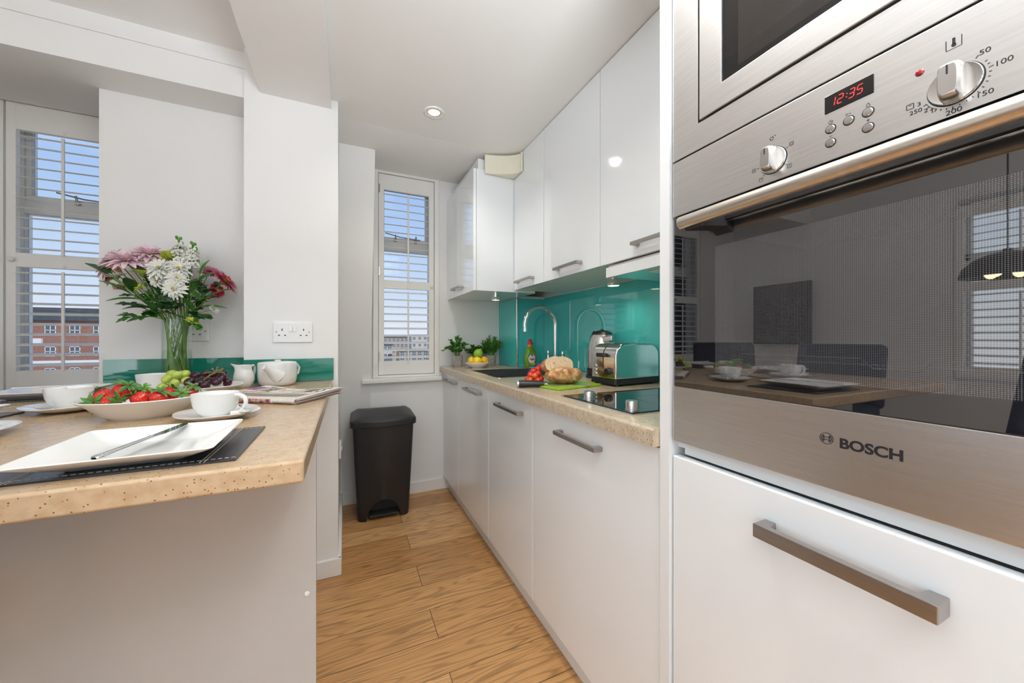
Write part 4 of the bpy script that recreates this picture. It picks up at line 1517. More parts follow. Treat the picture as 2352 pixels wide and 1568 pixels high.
def make_strawberry(label, loc, r, rot):
    t_ = thing('strawberry', label, 'strawberry', loc, 0, 'strawberries in the white dish')
    t_.rotation_euler = rot
    pr = []
    for i in range(15):
        q = i / 14
        z = 1.0 - 2.25 * q
        rr = math.sin(PI * min(1, .10 + q * .92)) ** .75 * (1.06 - .42 * q)
        pr.append((max(0, rr) * r, z * r))
    pr[0] = (0, pr[0][1] * .93)
    pr[-1] = (0, pr[-1][1])
    MB().lathe(pr, 28).build('berry', straw_m, t_)
    c = MB()
    for k in range(9):
        a = 2 * PI * k / 9 + random.random() * .4
        el = random.uniform(-.1, .55)
        c.leaf((.15 * r * math.cos(a), .15 * r * math.sin(a), r * .96), (math.cos(a), math.sin(a), el), (0, 0, 1), r * random.uniform(.85, 1.25), r * .42, .30, .15, 4)
    c.tube([(0, 0, r * .9), (.05 * r, 0, r * 1.2), (.2 * r, .1 * r, r * 1.45)], r * .07, 7)
    c.build('calyx', leaf3_m if random.random() < .4 else leaf_m, t_, 'green leafy cap')
SB = [((-.485, 1.190, .939), .0215, (.5, .5, .4), 'largest strawberry, on top at the left of the dish'),
      ((-.536, 1.228, .929), .0165, (.2, -.5, 0), 'small strawberry tucked behind the largest one at the far left'),
      ((-.525, 1.172, .922), .0170, (1.5, -.9, .3), 'strawberry low at the left rim of the dish, lying on its side'),
      ((-.487, 1.140, .923), .0175, (1.3, 1.0, .9), 'strawberry at the front left with its leaves to the right'),
      ((-.462, 1.222, .929), .0165, (.3, -.1, 1), 'dark strawberry in the middle at the back, capped with broad leaves'),
      ((-.438, 1.150, .925), .0165, (-.2, -.9, .2), 'strawberry in the front middle of the dish, pale shoulder up'),
      ((-.405, 1.148, .925), .0180, (.35, .15, .6), 'strawberry at the front right of centre with its stalk up'),
      ((-.402, 1.190, .929), .0170, (.5, .3, 2), 'orange-red strawberry behind the front right one'),
      ((-.374, 1.168, .925), .0155, (.8, .6, .1), 'strawberry near the right rim half under big leaves'),
      ((-.364, 1.205, .930), .0175, (.4, .5, .2), 'rightmost strawberry with leaves spread over the rim')]
for loc, r, rot, lb in SB:
    make_strawberry(lb, loc, r * 1.1, rot)

def make_grape(label, loc, kind, r, rot, grp):
    b = MB().ell((0, 0, 0), r, r, r * 1.28, 24, 14)
    o_ = b.build('grape', kind)
    o_.location = loc
    o_.rotation_euler = rot
    tag(o_, label, 'grape', grp)
GG = [(-.530, 1.561, .936), (-.535, 1.612, .948), (-.497, 1.533, .950), (-.512, 1.622, .944), (-.484, 1.562, .950), (-.493, 1.508, .926), (-.470, 1.530, .930), (-.531, 1.530, .913), (-.505, 1.481, .912), (-.492, 1.596, .926), (-.520, 1.575, .908)]
for i, p in enumerate(GG):
    make_grape('green grape in the bunch heaped at the left of the grape plate', p, ggrape_m, random.uniform(.0125, .0135), (random.uniform(.6, 1.4), random.uniform(-.5, .5), random.uniform(0, 3)), 'green grapes on the plate')
PG = [(-.454, 1.500, .929), (-.456, 1.553, .944), (-.424, 1.535, .950), (-.425, 1.492, .926), (-.412, 1.586, .944), (-.394, 1.612, .942), (-.420, 1.560, .922), (-.385, 1.506, .925), (-.381, 1.550, .936), (-.365, 1.545, .917), (-.412, 1.618, .920), (-.448, 1.585, .920), (-.405, 1.468, .917), (-.440, 1.470, .908)]
for i, p in enumerate(PG):
    make_grape('purple grape in the bunch heaped at the right of the grape plate', p, pgrape_m, random.uniform(.0125, .0138), (random.uniform(.6, 1.4), random.uniform(-.5, .5), random.uniform(0, 3)), 'purple grapes on the plate')
b = MB()
b.tube([(-.420, 1.500, .932), (-.410, 1.512, .943), (-.400, 1.530, .952), (-.395, 1.555, .960), (-.385, 1.57, .956)], .0018, 8)
for q in ((-.408, 1.55, .966), (-.380, 1.545, .953), (-.402, 1.58, .968), (-.390, 1.590, .962), (-.418, 1.520, .955)):
    b.tube([(-.398, 1.540, .955), q], .0012, 6)
    b.ell(q, .003, .003, .003, 8, 6)
tag(b.build('grape_stalk', twig_m, loc=(-.40, 1.54, .93)), 'brown branching stalk on the purple grapes', 'stalk')

# milk jug
t = thing('milk_jug', 'small white milk jug with pinched lip beside the teapot', 'jug', (-.353, 1.712, BZ))
jo = [(0, 0), (.020, 0), (.0225, .002), (.030, .014), (.0345, .030), (.0335, .046), (.027, .064), (.0245, .074), (.0275, .086)]
ji = [(0, .004), (.018, .004), (.028, .015), (.0325, .030), (.0315, .046), (.025, .064), (.0225, .074), (.0258, .0862)]
b = MB().lathe(jo + ji[::-1], 48)
for v in b.bm.verts:
    if v.co.z > .05:
        k = (v.co.z - .05) / .036
        a = math.atan2(v.co.y, v.co.x)
        w = max(0, math.cos(a - PI * 1.07)) ** 7
        v.co.x += math.cos(PI * 1.07) * .015 * w * k * k
        v.co.y += math.sin(PI * 1.07) * .015 * w * k * k
        v.co.z += .007 * w * k
        s_ = max(0, math.cos(a - PI * 1.07)) ** 1.5 - w
        v.co.y *= 1 - .25 * s_ * k
        v.co.z += -.004 * k * math.cos(a - PI * 1.07 + PI) * 0
b.build('body', china2_m, t)
pth = [(.019, .012, .078), (.024, .028, .084), (.026, .042, .078), (.026, .046, .060), (.023, .036, .040), (.019, .026, .030)]
MB().tube(pth, .0042, 12, flat=.7).build('handle', china2_m, t)
# teapot
t = thing('teapot', 'low round white teapot in front of the green upstand', 'teapot', (-.247, 1.742, BZ))
to = [(0, 0), (.050, 0), (.054, .001), (.062, .008), (.0665, .020), (.068, .036), (.0685, .085), (.067, .0905), (.064, .0925), (.058, .0905), (0, .090)]
MB().lathe(to, 64).build('body', china2_m, t)
MB().lathe([(0, .0905), (.057, .0905), (.0575, .0925), (.055, .0945), (.02, .0965), (.011, .0970), (.011, .1005), (.0105, .1020), (0, .1025)], 48).build('lid', china2_m, t)
# spout towards the viewer, with its rounded moulded base
sd = Vector((-.020, -.050, .020))
c0 = Vector((.006, -.048, .042))
tip = Vector((-.030, -.089, .080))
path = [c0 + (tip - c0) * (k / 8) for k in range(9)]
rad = [.032, .029, .0245, .020, .0165, .0140, .0120, .0105, .0098]
MB().tube(path + [path[-1] - (tip - c0) * .05, path[-1] - (tip - c0) * .35], rad + [.0062, .005], 28).build('spout', china2_m, t)
pth = [(.045, .052, .078), (.060, .066, .080), (.068, .074, .064), (.064, .070, .040), (.048, .052, .026)]
MB().tube(pth, .005, 12).build('handle', china2_m, t)

# newspaper
NB = Vector((-.131, 1.203, BZ))
ne1 = Vector((.82, -.572, 0)).normalized()
ne2 = Vector((.572, .82, 0))
t = thing('newspaper', 'folded newspaper with a serif masthead at the right end of the bar', 'newspaper', NB)
t.rotation_euler = (0, 0, math.atan2(ne1.y, ne1.x))
NL, NW = .30, .215
def nz_top(x, y):
    """height of the top sheet: sags in the middle, lifts at the far right corner"""
    u = (x + NL) / NL
    v = y / NW
    return .0155 + .004 * (1 - v) * 0 + .010 * max(0, u - .62) ** 1.6 * 4.0 * v - .004 * math.sin(PI * u) * v + .002 * math.sin(9 * u + 1) * v + .004 * (1 - u) * v
def sheet(mb, off, x0, x1, y0, y1, z_scale, th, nx=26, ny=16):
    bm2 = bmesh.new()
    G = [[bm2.verts.new((x0 + (x1 - x0) * i / nx, y0 + (y1 - y0) * j / ny, nz_top(x0 + (x1 - x0) * i / nx, y0 + (y1 - y0) * j / ny) * z_scale + off)) for j in range(ny + 1)] for i in range(nx + 1)]
    H_ = [[bm2.verts.new((v.co.x, v.co.y, v.co.z - th)) for v in row] for row in G]
    for i in range(nx):
        for j in range(ny):
            bm2.faces.new((G[i][j], G[i + 1][j], G[i + 1][j + 1], G[i][j + 1]))
            bm2.faces.new((H_[i][j], H_[i][j + 1], H_[i + 1][j + 1], H_[i + 1][j]))
    for i in range(nx):
        bm2.faces.new((G[i][0], H_[i][0], H_[i + 1][0], G[i + 1][0]))
        bm2.faces.new((G[i][ny], G[i + 1][ny], H_[i + 1][ny], H_[i][ny]))
    for j in range(ny):
        bm2.faces.new((G[0][j], G[0][j + 1], H_[0][j + 1], H_[0][j]))
        bm2.faces.new((G[nx][j], H_[nx][j], H_[nx][j + 1], G[nx][j + 1]))
    mb.merge(bm2)
b = MB()
sheet(b, 0, -NL, 0, .004, NW, 1.0, .0010)
b.build('front_page', paper_m, t)
b = MB()
for k in range(1, 8):
    f = 1 - k / 8.0
    sheet(b, .0012 * (1 - f) , -NL + .002, .004 + .0022 * (k % 3), .006, NW - .003 * k + .010 * (k % 2), f, .0009, 20, 10)
b.build('inner_pages', paper_edge, t)
# rounded fold along the near edge
b = MB()
fold = [(.007 - .0078 * math.sin(a), .0081 - .0073 * math.cos(a)) for a in [PI * i / 14 for i in range(15)]]
ins = [(.007 - .0065 * math.sin(a), .0081 - .0062 * math.cos(a)) for a in [PI * i / 14 for i in range(15)]]
b.prism(fold + ins[::-1], 'X', -NL, 0)
b.build('fold', paper_m, t)
def strip(name, m_, x0, x1, a0, a1):
    b_ = MB()
    bm2 = bmesh.new()
    rows = []
    for i in range(9):
        a = a0 + (a1 - a0) * i / 8
        rows.append([bm2.verts.new((x, .007 - .0081 * math.sin(a), .0081 - .0076 * math.cos(a))) for x in (x0, x1)])
    for A, B_ in zip(rows, rows[1:]):
        bm2.faces.new((A[0], A[1], B_[1], B_[0]))
    b_.merge(bm2)
    return b_.build(name, m_, t)
strip('photo_strip', photo_strip, -.298, -.078, .25, 2.4)
def patch(name, m_, x0, x1, y0, y1, nx=14, ny=5, lift=.0004):
    bm2 = bmesh.new()
    G = [[bm2.verts.new((x0 + (x1 - x0) * i / nx, y0 + (y1 - y0) * j / ny, nz_top(x0 + (x1 - x0) * i / nx, y0 + (y1 - y0) * j / ny) + lift)) for j in range(ny + 1)] for i in range(nx + 1)]
    for i in range(nx):
        for j in range(ny):
            bm2.faces.new((G[i][j], G[i + 1][j], G[i + 1][j + 1], G[i][j + 1]))
    return MB().merge(bm2).build(name, m_, t)
patch('orange_band', orange_strip, -.285, -.012, .088, .112)
patch('purple_block', purple_print, -.298, -.262, .128, .185)
# text lines
b = MB()
def lines(x0, x1, y, h):
    x = x0
    while x < x1:
        w = random.uniform(.003, .011)
        bm2 = bmesh.new()
        bm2.faces.new([bm2.verts.new((xx, yy_, nz_top(xx, yy_) + .0006)) for xx, yy_ in ((x, y), (min(x1, x + w), y), (min(x1, x + w), y + h), (x, y + h))])
        b.merge(bm2)
        x += w + .0018
for y in (.034, .0425, .051, .0595, .068, .0765):
    lines(-.285, -.015, y, .0035)
lines(-.28, -.05, .100, .004)
b.build('text_lines', dark_m, t, 'small lines of print')
b = MB()
for zz in (.6, .8, 1.0, 1.35):
    x = -.070
    while x < -.012:
        w = random.uniform(.003, .008)
        bm2 = bmesh.new()
        bm2.faces.new([bm2.verts.new((xx, .007 - .0083 * math.sin(a), .0081 - .0078 * math.cos(a))) for xx, a in ((x, zz), (x + w, zz), (x + w, zz + .09), (x, zz + .09))])
        b.merge(bm2)
        x += w + .0015
b.build('fold_caption', dark_m, t, 'small print on the folded edge')
b = MB()
# masthead letters drawn as serif strokes (unit square cells)
def glyph(ch):
    T, t_ = .20, .075
    q = []
    def ln(x0, y0, x1, y1, w):
        q.append((x0, y0, x1, y1, w))
    if ch == 'T':
        ln(.5, 0, .5, 1, T); ln(.02, .965, .98, .965, t_); ln(.04, .76, .04, 1, .05); ln(.96, .76, .96, 1, .05); ln(.3, .03, .7, .03, .06)
    if ch == 'H':
        for x in (.2, .8):
            ln(x, 0, x, 1, T); ln(x - .2, .03, x + .2, .03, .06); ln(x - .2, .97, x + .2, .97, .06)
        ln(.2, .5, .8, .5, t_)
    if ch == 'E':
        ln(.22, 0, .22, 1, T); ln(.02, .965, .9, .965, t_); ln(.02, .035, .94, .035, t_); ln(.22, .5, .68, .5, t_); ln(.9, .74, .9, 1, .05); ln(.94, 0, .94, .28, .05); ln(.68, .38, .68, .62, .05)
    if ch == 'I':
        ln(.5, 0, .5, 1, T); ln(.3, .03, .7, .03, .06); ln(.3, .97, .7, .97, .06)
    if ch == 'M':
        ln(.12, 0, .12, 1, t_); ln(.86, 0, .86, 1, T); ln(.14, .98, .5, .05, T * .9); ln(.5, .05, .84, .98, t_); ln(-.02, .03, .28, .03, .06); ln(.66, .03, 1.04, .03, .06); ln(-.04, .97, .16, .97, .06); ln(.84, .97, 1.04, .97, .06)
    if ch == 'S':
        P = [(.84, .78), (.72, .92), (.5, .97), (.28, .92), (.18, .76), (.26, .62), (.5, .52), (.74, .40), (.84, .24), (.72, .08), (.5, .03), (.26, .08), (.14, .24)]
        for i, (A, B_) in enumerate(zip(P, P[1:])):
            ln(*A, *B_, .09 if i in (0, 1, 10, 11) else .17)
        ln(.88, .70, .88, 1, .05); ln(.10, 0, .10, .30, .05)
    return q
def put(chs, x0, y0, cw, ch_h, gap):
    x = x0
    for c in chs:
        w = cw * (.55 if c == 'I' else 1.15 if c == 'M' else 1)
        for (a, c_, d_, e_, wd) in glyph(c):
            dx, dy = d_ - a, e_ - c_
            l_ = math.hypot(dx, dy)
            nx_, ny_ = -dy / l_ * wd / 2, dx / l_ * wd / 2
            n_ = 4
            for s_ in range(n_):
                f0, f1 = s_ / n_, (s_ + 1) / n_
                corners = [(a + dx * f0 + nx_, c_ + dy * f0 + ny_), (a + dx * f1 + nx_, c_ + dy * f1 + ny_), (a + dx * f1 - nx_, c_ + dy * f1 - ny_), (a + dx * f0 - nx_, c_ + dy * f0 - ny_)]
                bm2 = bmesh.new()
                vs = []
                for (gx, gy) in corners:
                    X_ = x + (gx if c != 'I' else (gx - .5) * 1.0 / .55 * .55 + .5) * w
                    Y_ = y0 + gy * ch_h
                    vs.append(bm2.verts.new((X_, Y_, nz_top(X_, Y_) + .0008)))
                bm2.faces.new(vs)
                b.merge(bm2)
        x += w + gap
put('THE', -.258, .122, .0172, .074, .0032)
put('TIMES', -.122, .122, .0190, .074, .0036)
# small engraved crest between the words, as scattered fine strokes
for k in range(60):
    cx = -.163 + random.uniform(-.028, .028)
    cy = .158 + random.uniform(-.030, .030) * (1 - abs(cx + .163) / .045)
    a = random.uniform(0, PI)
    l_ = random.uniform(.003, .008)
    bm2 = bmesh.new()
    bm2.faces.new([bm2.verts.new((X_, Y_, nz_top(X_, Y_) + .0008)) for X_, Y_ in ((cx - l_ * math.cos(a), cy - l_ * math.sin(a)), (cx + l_ * math.cos(a), cy + l_ * math.sin(a)), (cx + l_ * math.cos(a) + .0006, cy + l_ * math.sin(a) + .0006), (cx - l_ * math.cos(a) + .0006, cy - l_ * math.sin(a) + .0006))])
    b.merge(bm2)
b.build('masthead', dark_m, t, 'black serif masthead lettering')

# ------------------------------------------------------------------ vase of flowers
VX, VY = -.622, 1.925
t = thing('vase', 'tall clear glass cylinder vase of cut flowers on the bar', 'vase', (VX, VY, BZ))
MB().lathe([(0, 0), (.0465, 0), (.0475, .002), (.0475, .266), (.0465, .267), (.0450, .266), (.0450, .012), (0, .012)], 56).build('glass', vaseglass_m, t)
MB().lathe([(0, .0125), (.0446, .0125), (.0446, .140), (0, .140)], 48).build('water', vasewater_m, t)

def vec_frame(d):
    d = Vector(d).normalized()
    u = Vector((0, 0, 1)) if abs(d.z) < .95 else Vector((0, 1, 0))
    x = u.cross(d).normalized()
    y = d.cross(x).normalized()
    return Matrix(((x.x, y.x, d.x, 0), (x.y, y.y, d.y, 0), (x.z, y.z, d.z, 0), (0, 0, 0, 1)))

STEM_I = [0]
def stem_path(head, seed_angle, out=None):
    """from the water, over the rim, to the head"""
    i = STEM_I[0]
    STEM_I[0] += 1
    a = seed_angle
    r0 = .042 if i % 3 else .028
    base = Vector((VX + r0 * math.cos(a + 1.5) * .9, VY + r0 * math.sin(a + 1.5) * .9, BZ + .018 + .004 * (i % 4)))
    rim = Vector((VX + .038 * math.cos(a), VY + .038 * math.sin(a), BZ + .262))
    h = Vector(head)
    mid = rim + (h - rim) * .5 + Vector((0, 0, .018))
    pts = [base, base + (rim - base) * .5, rim]
    for k in range(1, 7):
        u = k / 6
        pts.append(rim * (1 - u) ** 2 + mid * 2 * u * (1 - u) + h * u * u)
    return pts

def petals(mb, M, n, r0, ln, w, el, z=0.0, cup=.25, jitter=.12, bend=.1):
    for k in range(n):
        a = 2 * PI * (k + random.uniform(-jitter, jitter) * 2) / n
        e_ = el + random.uniform(-jitter, jitter)
        l_ = ln * random.uniform(.88, 1.08)
        d = (math.cos(a) * math.cos(e_), math.sin(a) * math.cos(e_), math.sin(e_))
        mb.leaf((r0 * math.cos(a), r0 * math.sin(a), z), d, (-math.cos(a) * math.sin(e_), -math.sin(a) * math.sin(e_), math.cos(e_)), l_, w, bend, cup, 4, M=M)

def flower(kind, label, head, d, R, pm, group, angle, sr=.0018, layers=4, cm=None):
    t_ = thing(kind, label, 'flower', head, 0, group)
    h = Vector(head)
    d = Vector(d).normalized()
    F = vec_frame(d)
    b_ = MB()
    if kind == 'chrysanthemum':
        for q in range(layers):
            f = q / max(1, layers - 1)
            petals(b_, F, 16 - 2 * q, R * .10, R * (1.0 - .52 * f), R * .30 * (1 - .3 * f), -.10 + 1.10 * f, R * (.02 + .10 * f))
    elif kind == 'gerbera':
        petals(b_, F, 30, R * .22, R * .80, R * .15, .12, 0, .1, .05, .15)
        petals(b_, F, 26, R * .20, R * .62, R * .13, .35, R * .04, .1, .05, .1)
        petals(b_, F, 22, R * .12, R * .30, R * .08, .75, R * .05, .1, .05, .0)
    elif kind == 'daisy':
        petals(b_, F, 18, R * .18, R * .85, R * .26, .28, 0, .15, .08, .05)
        petals(b_, F, 14, R * .15, R * .70, R * .24, .55, R * .04, .15, .08, .0)
    elif kind == 'carnation':
        for q in range(7):
            f = q / 6
            petals(b_, F, 14, R * .05, R * (.95 - .25 * f), R * .34, .15 + 1.2 * f, 0, .5, .25, -.15)
    elif kind == 'lily_bud':
        for k in range(4):
            a = k * PI / 2 + .4
            b_.leaf((0, 0, -R * .8), (math.cos(a) * .30, math.sin(a) * .30, 1), (-math.cos(a), -math.sin(a), .2), R * 1.9, R * .95, -.12, .35, 5, M=F)
    b_.build('petals', pm, t_)
    if kind in ('gerbera', 'daisy', 'chrysanthemum'):
        MB().ell((0, 0, R * .10), R * .20, R * .20, R * .12, 16, 8, M=F).build('centre', cm or centre_m, t_)
    c = MB().lathe([(0, -R * .30), (R * .12, -R * .26), (R * .24, -R * .10), (R * .26, R * .02), (0, R * .03)], 14, M=F)
    sp = [p - h for p in stem_path(h - d * R * .25, angle)]
    c.tube(sp, sr, 8)
    c.build('stem', stem_m, t_)
    return t_

G1, G2, G3 = 'pink chrysanthemums in the vase', 'white chrysanthemums in the vase', 'dark pink gerberas in the vase'
flower('chrysanthemum', 'pale pink chrysanthemum at the far upper left of the bouquet', (-.820, 1.945, 1.378), (-.75, -.35, .65), .050, pinkp, G1, 2.9)
flower('chrysanthemum', 'large pale pink chrysanthemum seen side-on, upper left of the bouquet', (-.762, 1.900, 1.368), (-.12, -.45, 1), .070, pinkp, G1, 2.6, layers=5)
flower('chrysanthemum', 'large pink chrysanthemum highest in the bouquet, beside the green one', (-.706, 1.925, 1.400), (.08, -.42, 1), .068, pinkp, G1, 2.0, layers=5)
flower('chrysanthemum', 'pink and white chrysanthemum at the left edge, below the upper pink ones', (-.836, 1.935, 1.338), (-.85, -.3, .25), .048, pinkp, G1, 3.2)
flower('chrysanthemum', 'small dusky pink chrysanthemum in the middle of the bouquet', (-.708, 1.940, 1.338), (-.2, -.6, .7), .030, lilacp, G1, 3.5)
flower('carnation', 'lime yellow carnation near the top of the bouquet', (-.638, 1.915, 1.388), (0, -.6, .8), .042, yellowp, None, 1.4)
flower('chrysanthemum', 'big white chrysanthemum at the centre of the bouquet', (-.660, 1.875, 1.342), (-.1, -1, .55), .047, whitep, G2, 4.1, layers=5)
flower('chrysanthemum', 'white chrysanthemum right of centre, below the white spires', (-.603, 1.880, 1.345), (.25, -.9, .55), .046, whitep, G2, 5.3, layers=5)
flower('chrysanthemum', 'white chrysanthemum with yellow eye, second lowest of the white ones', (-.600, 1.860, 1.305), (.25, -1, .15), .036, whitep, G2, 5.5, layers=3)
flower('chrysanthemum', 'lowest white chrysanthemum, star-shaped and facing the camera', (-.610, 1.855, 1.262), (-.05, -1, .20), .042, whitep, G2, 4.9, layers=3)
flower('chrysanthemum', 'white chrysanthemum hanging below the central one', (-.668, 1.880, 1.295), (-.4, -.9, -.2), .034, whitep, G2, 4.4, layers=3)
flower('daisy', 'white daisy seen from the side at the left of the bouquet', (-.792, 1.895, 1.303), (-.25, -.15, 1), .036, whitep, None, 3.0)
flower('daisy', 'pale yellow and pink daisy seen side-on left of the central white flower', (-.712, 1.885, 1.318), (.05, -.15, 1), .042, yellowp, None, 3.8)
flower('gerbera', 'dusky pink gerbera behind the magenta one at the right', (-.524, 1.945, 1.352), (.25, -.6, .75), .040, lilacp, G3, .5, cm=dark_centre)
flower('gerbera', 'big magenta gerbera at the right, its face turned up and away', (-.463, 1.925, 1.312), (.80, -.12, .62), .066, magp, G3, .3, .0032)
flower('gerbera', 'magenta gerbera partly hidden under the big one at the right', (-.492, 1.935, 1.272), (.6, -.4, .2), .034, magp, G3, .1)
flower('gerbera', 'magenta gerbera behind leaves at the far left of the bouquet', (-.834, 1.950, 1.305), (-.8, -.2, .2), .036, magp, G3, 3.3)
flower('gerbera', 'dark red gerbera peeping over the top behind the yellow carnation', (-.660, 1.960, 1.408), (.1, .2, 1), .040, magp, G3, 1.7)
flower('lily_bud', 'half-open peach lily bud under the pink chrysanthemums', (-.795, 1.905, 1.335), (-.5, -.4, .6), .026, peachp, 'peach lily buds in the vase', 2.8)
flower('lily_bud', 'peach lily bud low at the left behind the white daisy', (-.785, 1.930, 1.272), (-.7, -.2, -.2), .028, peachp, 'peach lily buds in the vase', 3.1)
flower('daisy', 'small green-white daisy bud among stems left of centre', (-.722, 1.890, 1.266), (-.5, -.6, .5), .022, yellowp, None, 3.6)
flower('daisy', 'tiny white daisy on a thin stem low at the right', (-.496, 1.900, 1.188), (.6, -.4, .4), .022, whitep, None, 6.0, .0010)
flower('daisy', 'drooping yellow daisy at the right rim of the vase', (-.552, 1.855, 1.136), (.3, -.3, .6), .026, yellowp, None, 5.7, .0012)

# stock: white flower spires with green buds at the tip
def stock(label, base, tip, angle):
    t_ = thing('stock_flower', label, 'flower', base, 0, 'white stock spires in the vase')
    B_, T_ = Vector(base), Vector(tip)
    pm_, gm_ = MB(), MB()
    n = 26
    for k in range(n):
        u = k / (n - 1)
        p = (T_ - B_) * u
        a = k * 2.4
        rr = .026 * (1 - u * .75)
        c = p + Vector((math.cos(a) * rr, math.sin(a) * rr, random.uniform(-.006, .006)))
        if u < .68:
            F = vec_frame((math.cos(a), math.sin(a), .35))
            F = Matrix.Translation(c) @ F
            petals(pm_, F, 6, .002, .019 * (1 - .4 * u), .015, .35, 0, .4, .2, .2)
            petals(pm_, F, 5, .001, .012, .011, .9, .002, .4, .2, .0)
        elif u < .84:
            pm_.ell(c, .0065, .0065, .008, 10, 7)
            gm_.ell(c - Vector((0, 0, .005)), .0045, .0045, .005, 8, 6)
        else:
            gm_.ell(c, .0055, .0055, .0068, 10, 7)
    gm_.tube([p - B_ for p in stem_path(B_, angle)] + [(T_ - B_) * .5, (T_ - B_)], .0028, 8)
    pm_.build('petals', whitep, t_)
    gm_.build('stem', leaf3_m, t_, 'green stem and tip buds')
stock('taller white stock spire with green tip, top of the bouquet', (-.608, 1.915, 1.375), (-.618, 1.930, 1.478), 1.2)
stock('shorter white stock spire with green tip at the right of the taller one', (-.570, 1.895, 1.345), (-.566, 1.915, 1.462), .8)

# foliage sprays
def spray(label, base_angle, tip, n, ln, w, m_, lobed=False, seed=1):
    random.seed(seed)
    w *= 1.25
    t_ = thing('leaf_spray', label, 'foliage', (VX, VY, BZ + .25), 0, 'leafy sprays in the vase')
    o_ = Vector((VX, VY, BZ + .25))
    sp = [p - o_ for p in stem_path(tip, base_angle)]
    b_ = MB()
    for k in range(n):
        u = .25 + .75 * k / max(1, n - 1)
        f = 2 + u * (len(sp) - 3)
        i = min(len(sp) - 2, int(f))
        p = sp[i].lerp(sp[i + 1], f - i)
        d0 = (sp[i + 1] - sp[i]).normalized()
        a = k * 2.4 + seed
        sd_ = Vector((math.cos(a), math.sin(a) * .8 - .25, math.sin(a * 1.7) * .5 + .15))
        d_ = d0 * .7 + sd_ * (.9 if k < n - 1 else .1)
        l_ = 1.15 * ln * random.uniform(.7, 1.1)
        if lobed:
            b_.leaf(p, d_, (0, -.4, 1), l_, w, .25, .08, 5)
            for s_ in (-1, 1):
                sdv = Vector(d_).normalized().cross(Vector((0, -.4, 1))).normalized() * s_
                for q in (.3, .55):
                    b_.leaf(p + Vector(d_).normalized() * l_ * q, Vector(d_).normalized() * .6 + sdv * .8, (0, -.4, 1), l_ * .48 * (1.1 - q * .5), w * .5, .2, .08, 4)
        else:
            b_.leaf(p, d_, (0, -.4, 1), l_, w, .3, .12, 6)
    b_.build('leaves', m_, t_)
    MB().tube(sp, .0017, 7).build('stem', stem_m, t_)
spray('long pointed dark leaves reaching furthest left from the bouquet', 3.1, (-.800, 1.900, 1.300), 3, .095, .030, leaf2_m, seed=3)
spray('single long leaf curving left above the vase', 3.3, (-.740, 1.880, 1.235), 4, .075, .024, leaf_m, seed=5)
spray('lobed leaves drooping lowest at the left, above the vase rim', 3.7, (-.742, 1.880, 1.150), 5, .055, .026, leaf_m, True, seed=8)
spray('lobed leaves at mid height on the left of the stems', 3.4, (-.735, 1.880, 1.195), 5, .048, .026, leaf2_m, True, seed=11)
spray('broad leaves under the central white flowers', 4.6, (-.650, 1.850, 1.235), 6, .060, .026, leaf2_m, seed=13)
spray('lobed leaves above the front rim of the vase', 4.9, (-.618, 1.850, 1.195), 6, .048, .026, leaf2_m, True, seed=17)
spray('upright bright leaves right of the white flowers', 5.6, (-.535, 1.880, 1.325), 5, .070, .022, leaf_m, seed=19)
spray('long narrow leaves pointing right under the magenta gerbera', 6.0, (-.500, 1.890, 1.245), 5, .075, .020, leaf_m, seed=23)
spray('dark leaves in the heart of the bouquet behind the white flowers', 1.0, (-.600, 1.950, 1.330), 9, .070, .034, leaf2_m, seed=29)
spray('dark leaves behind the pink flowers', 2.2, (-.730, 1.955, 1.320), 8, .070, .034, leaf2_m, seed=31)
spray('lobed leaves low at the right rim of the vase', 5.9, (-.528, 1.870, 1.160), 6, .048, .026, leaf2_m, True, seed=37)
spray('lobed leaf hanging below the rim at the right', 5.5, (-.548, 1.862, 1.130), 3, .045, .024, leaf_m, True, seed=41)
spray('leaves between the gerbera stems at the right', .2, (-.520, 1.930, 1.270), 7, .062, .026, leaf2_m, True, seed=43)
spray('leaves between the daisy stems at the left', 2.7, (-.770, 1.915, 1.250), 5, .045, .020, leaf2_m, True, seed=47)
random.seed(77)

# ------------------------------------------------------------------ right worktop
KZ = .87
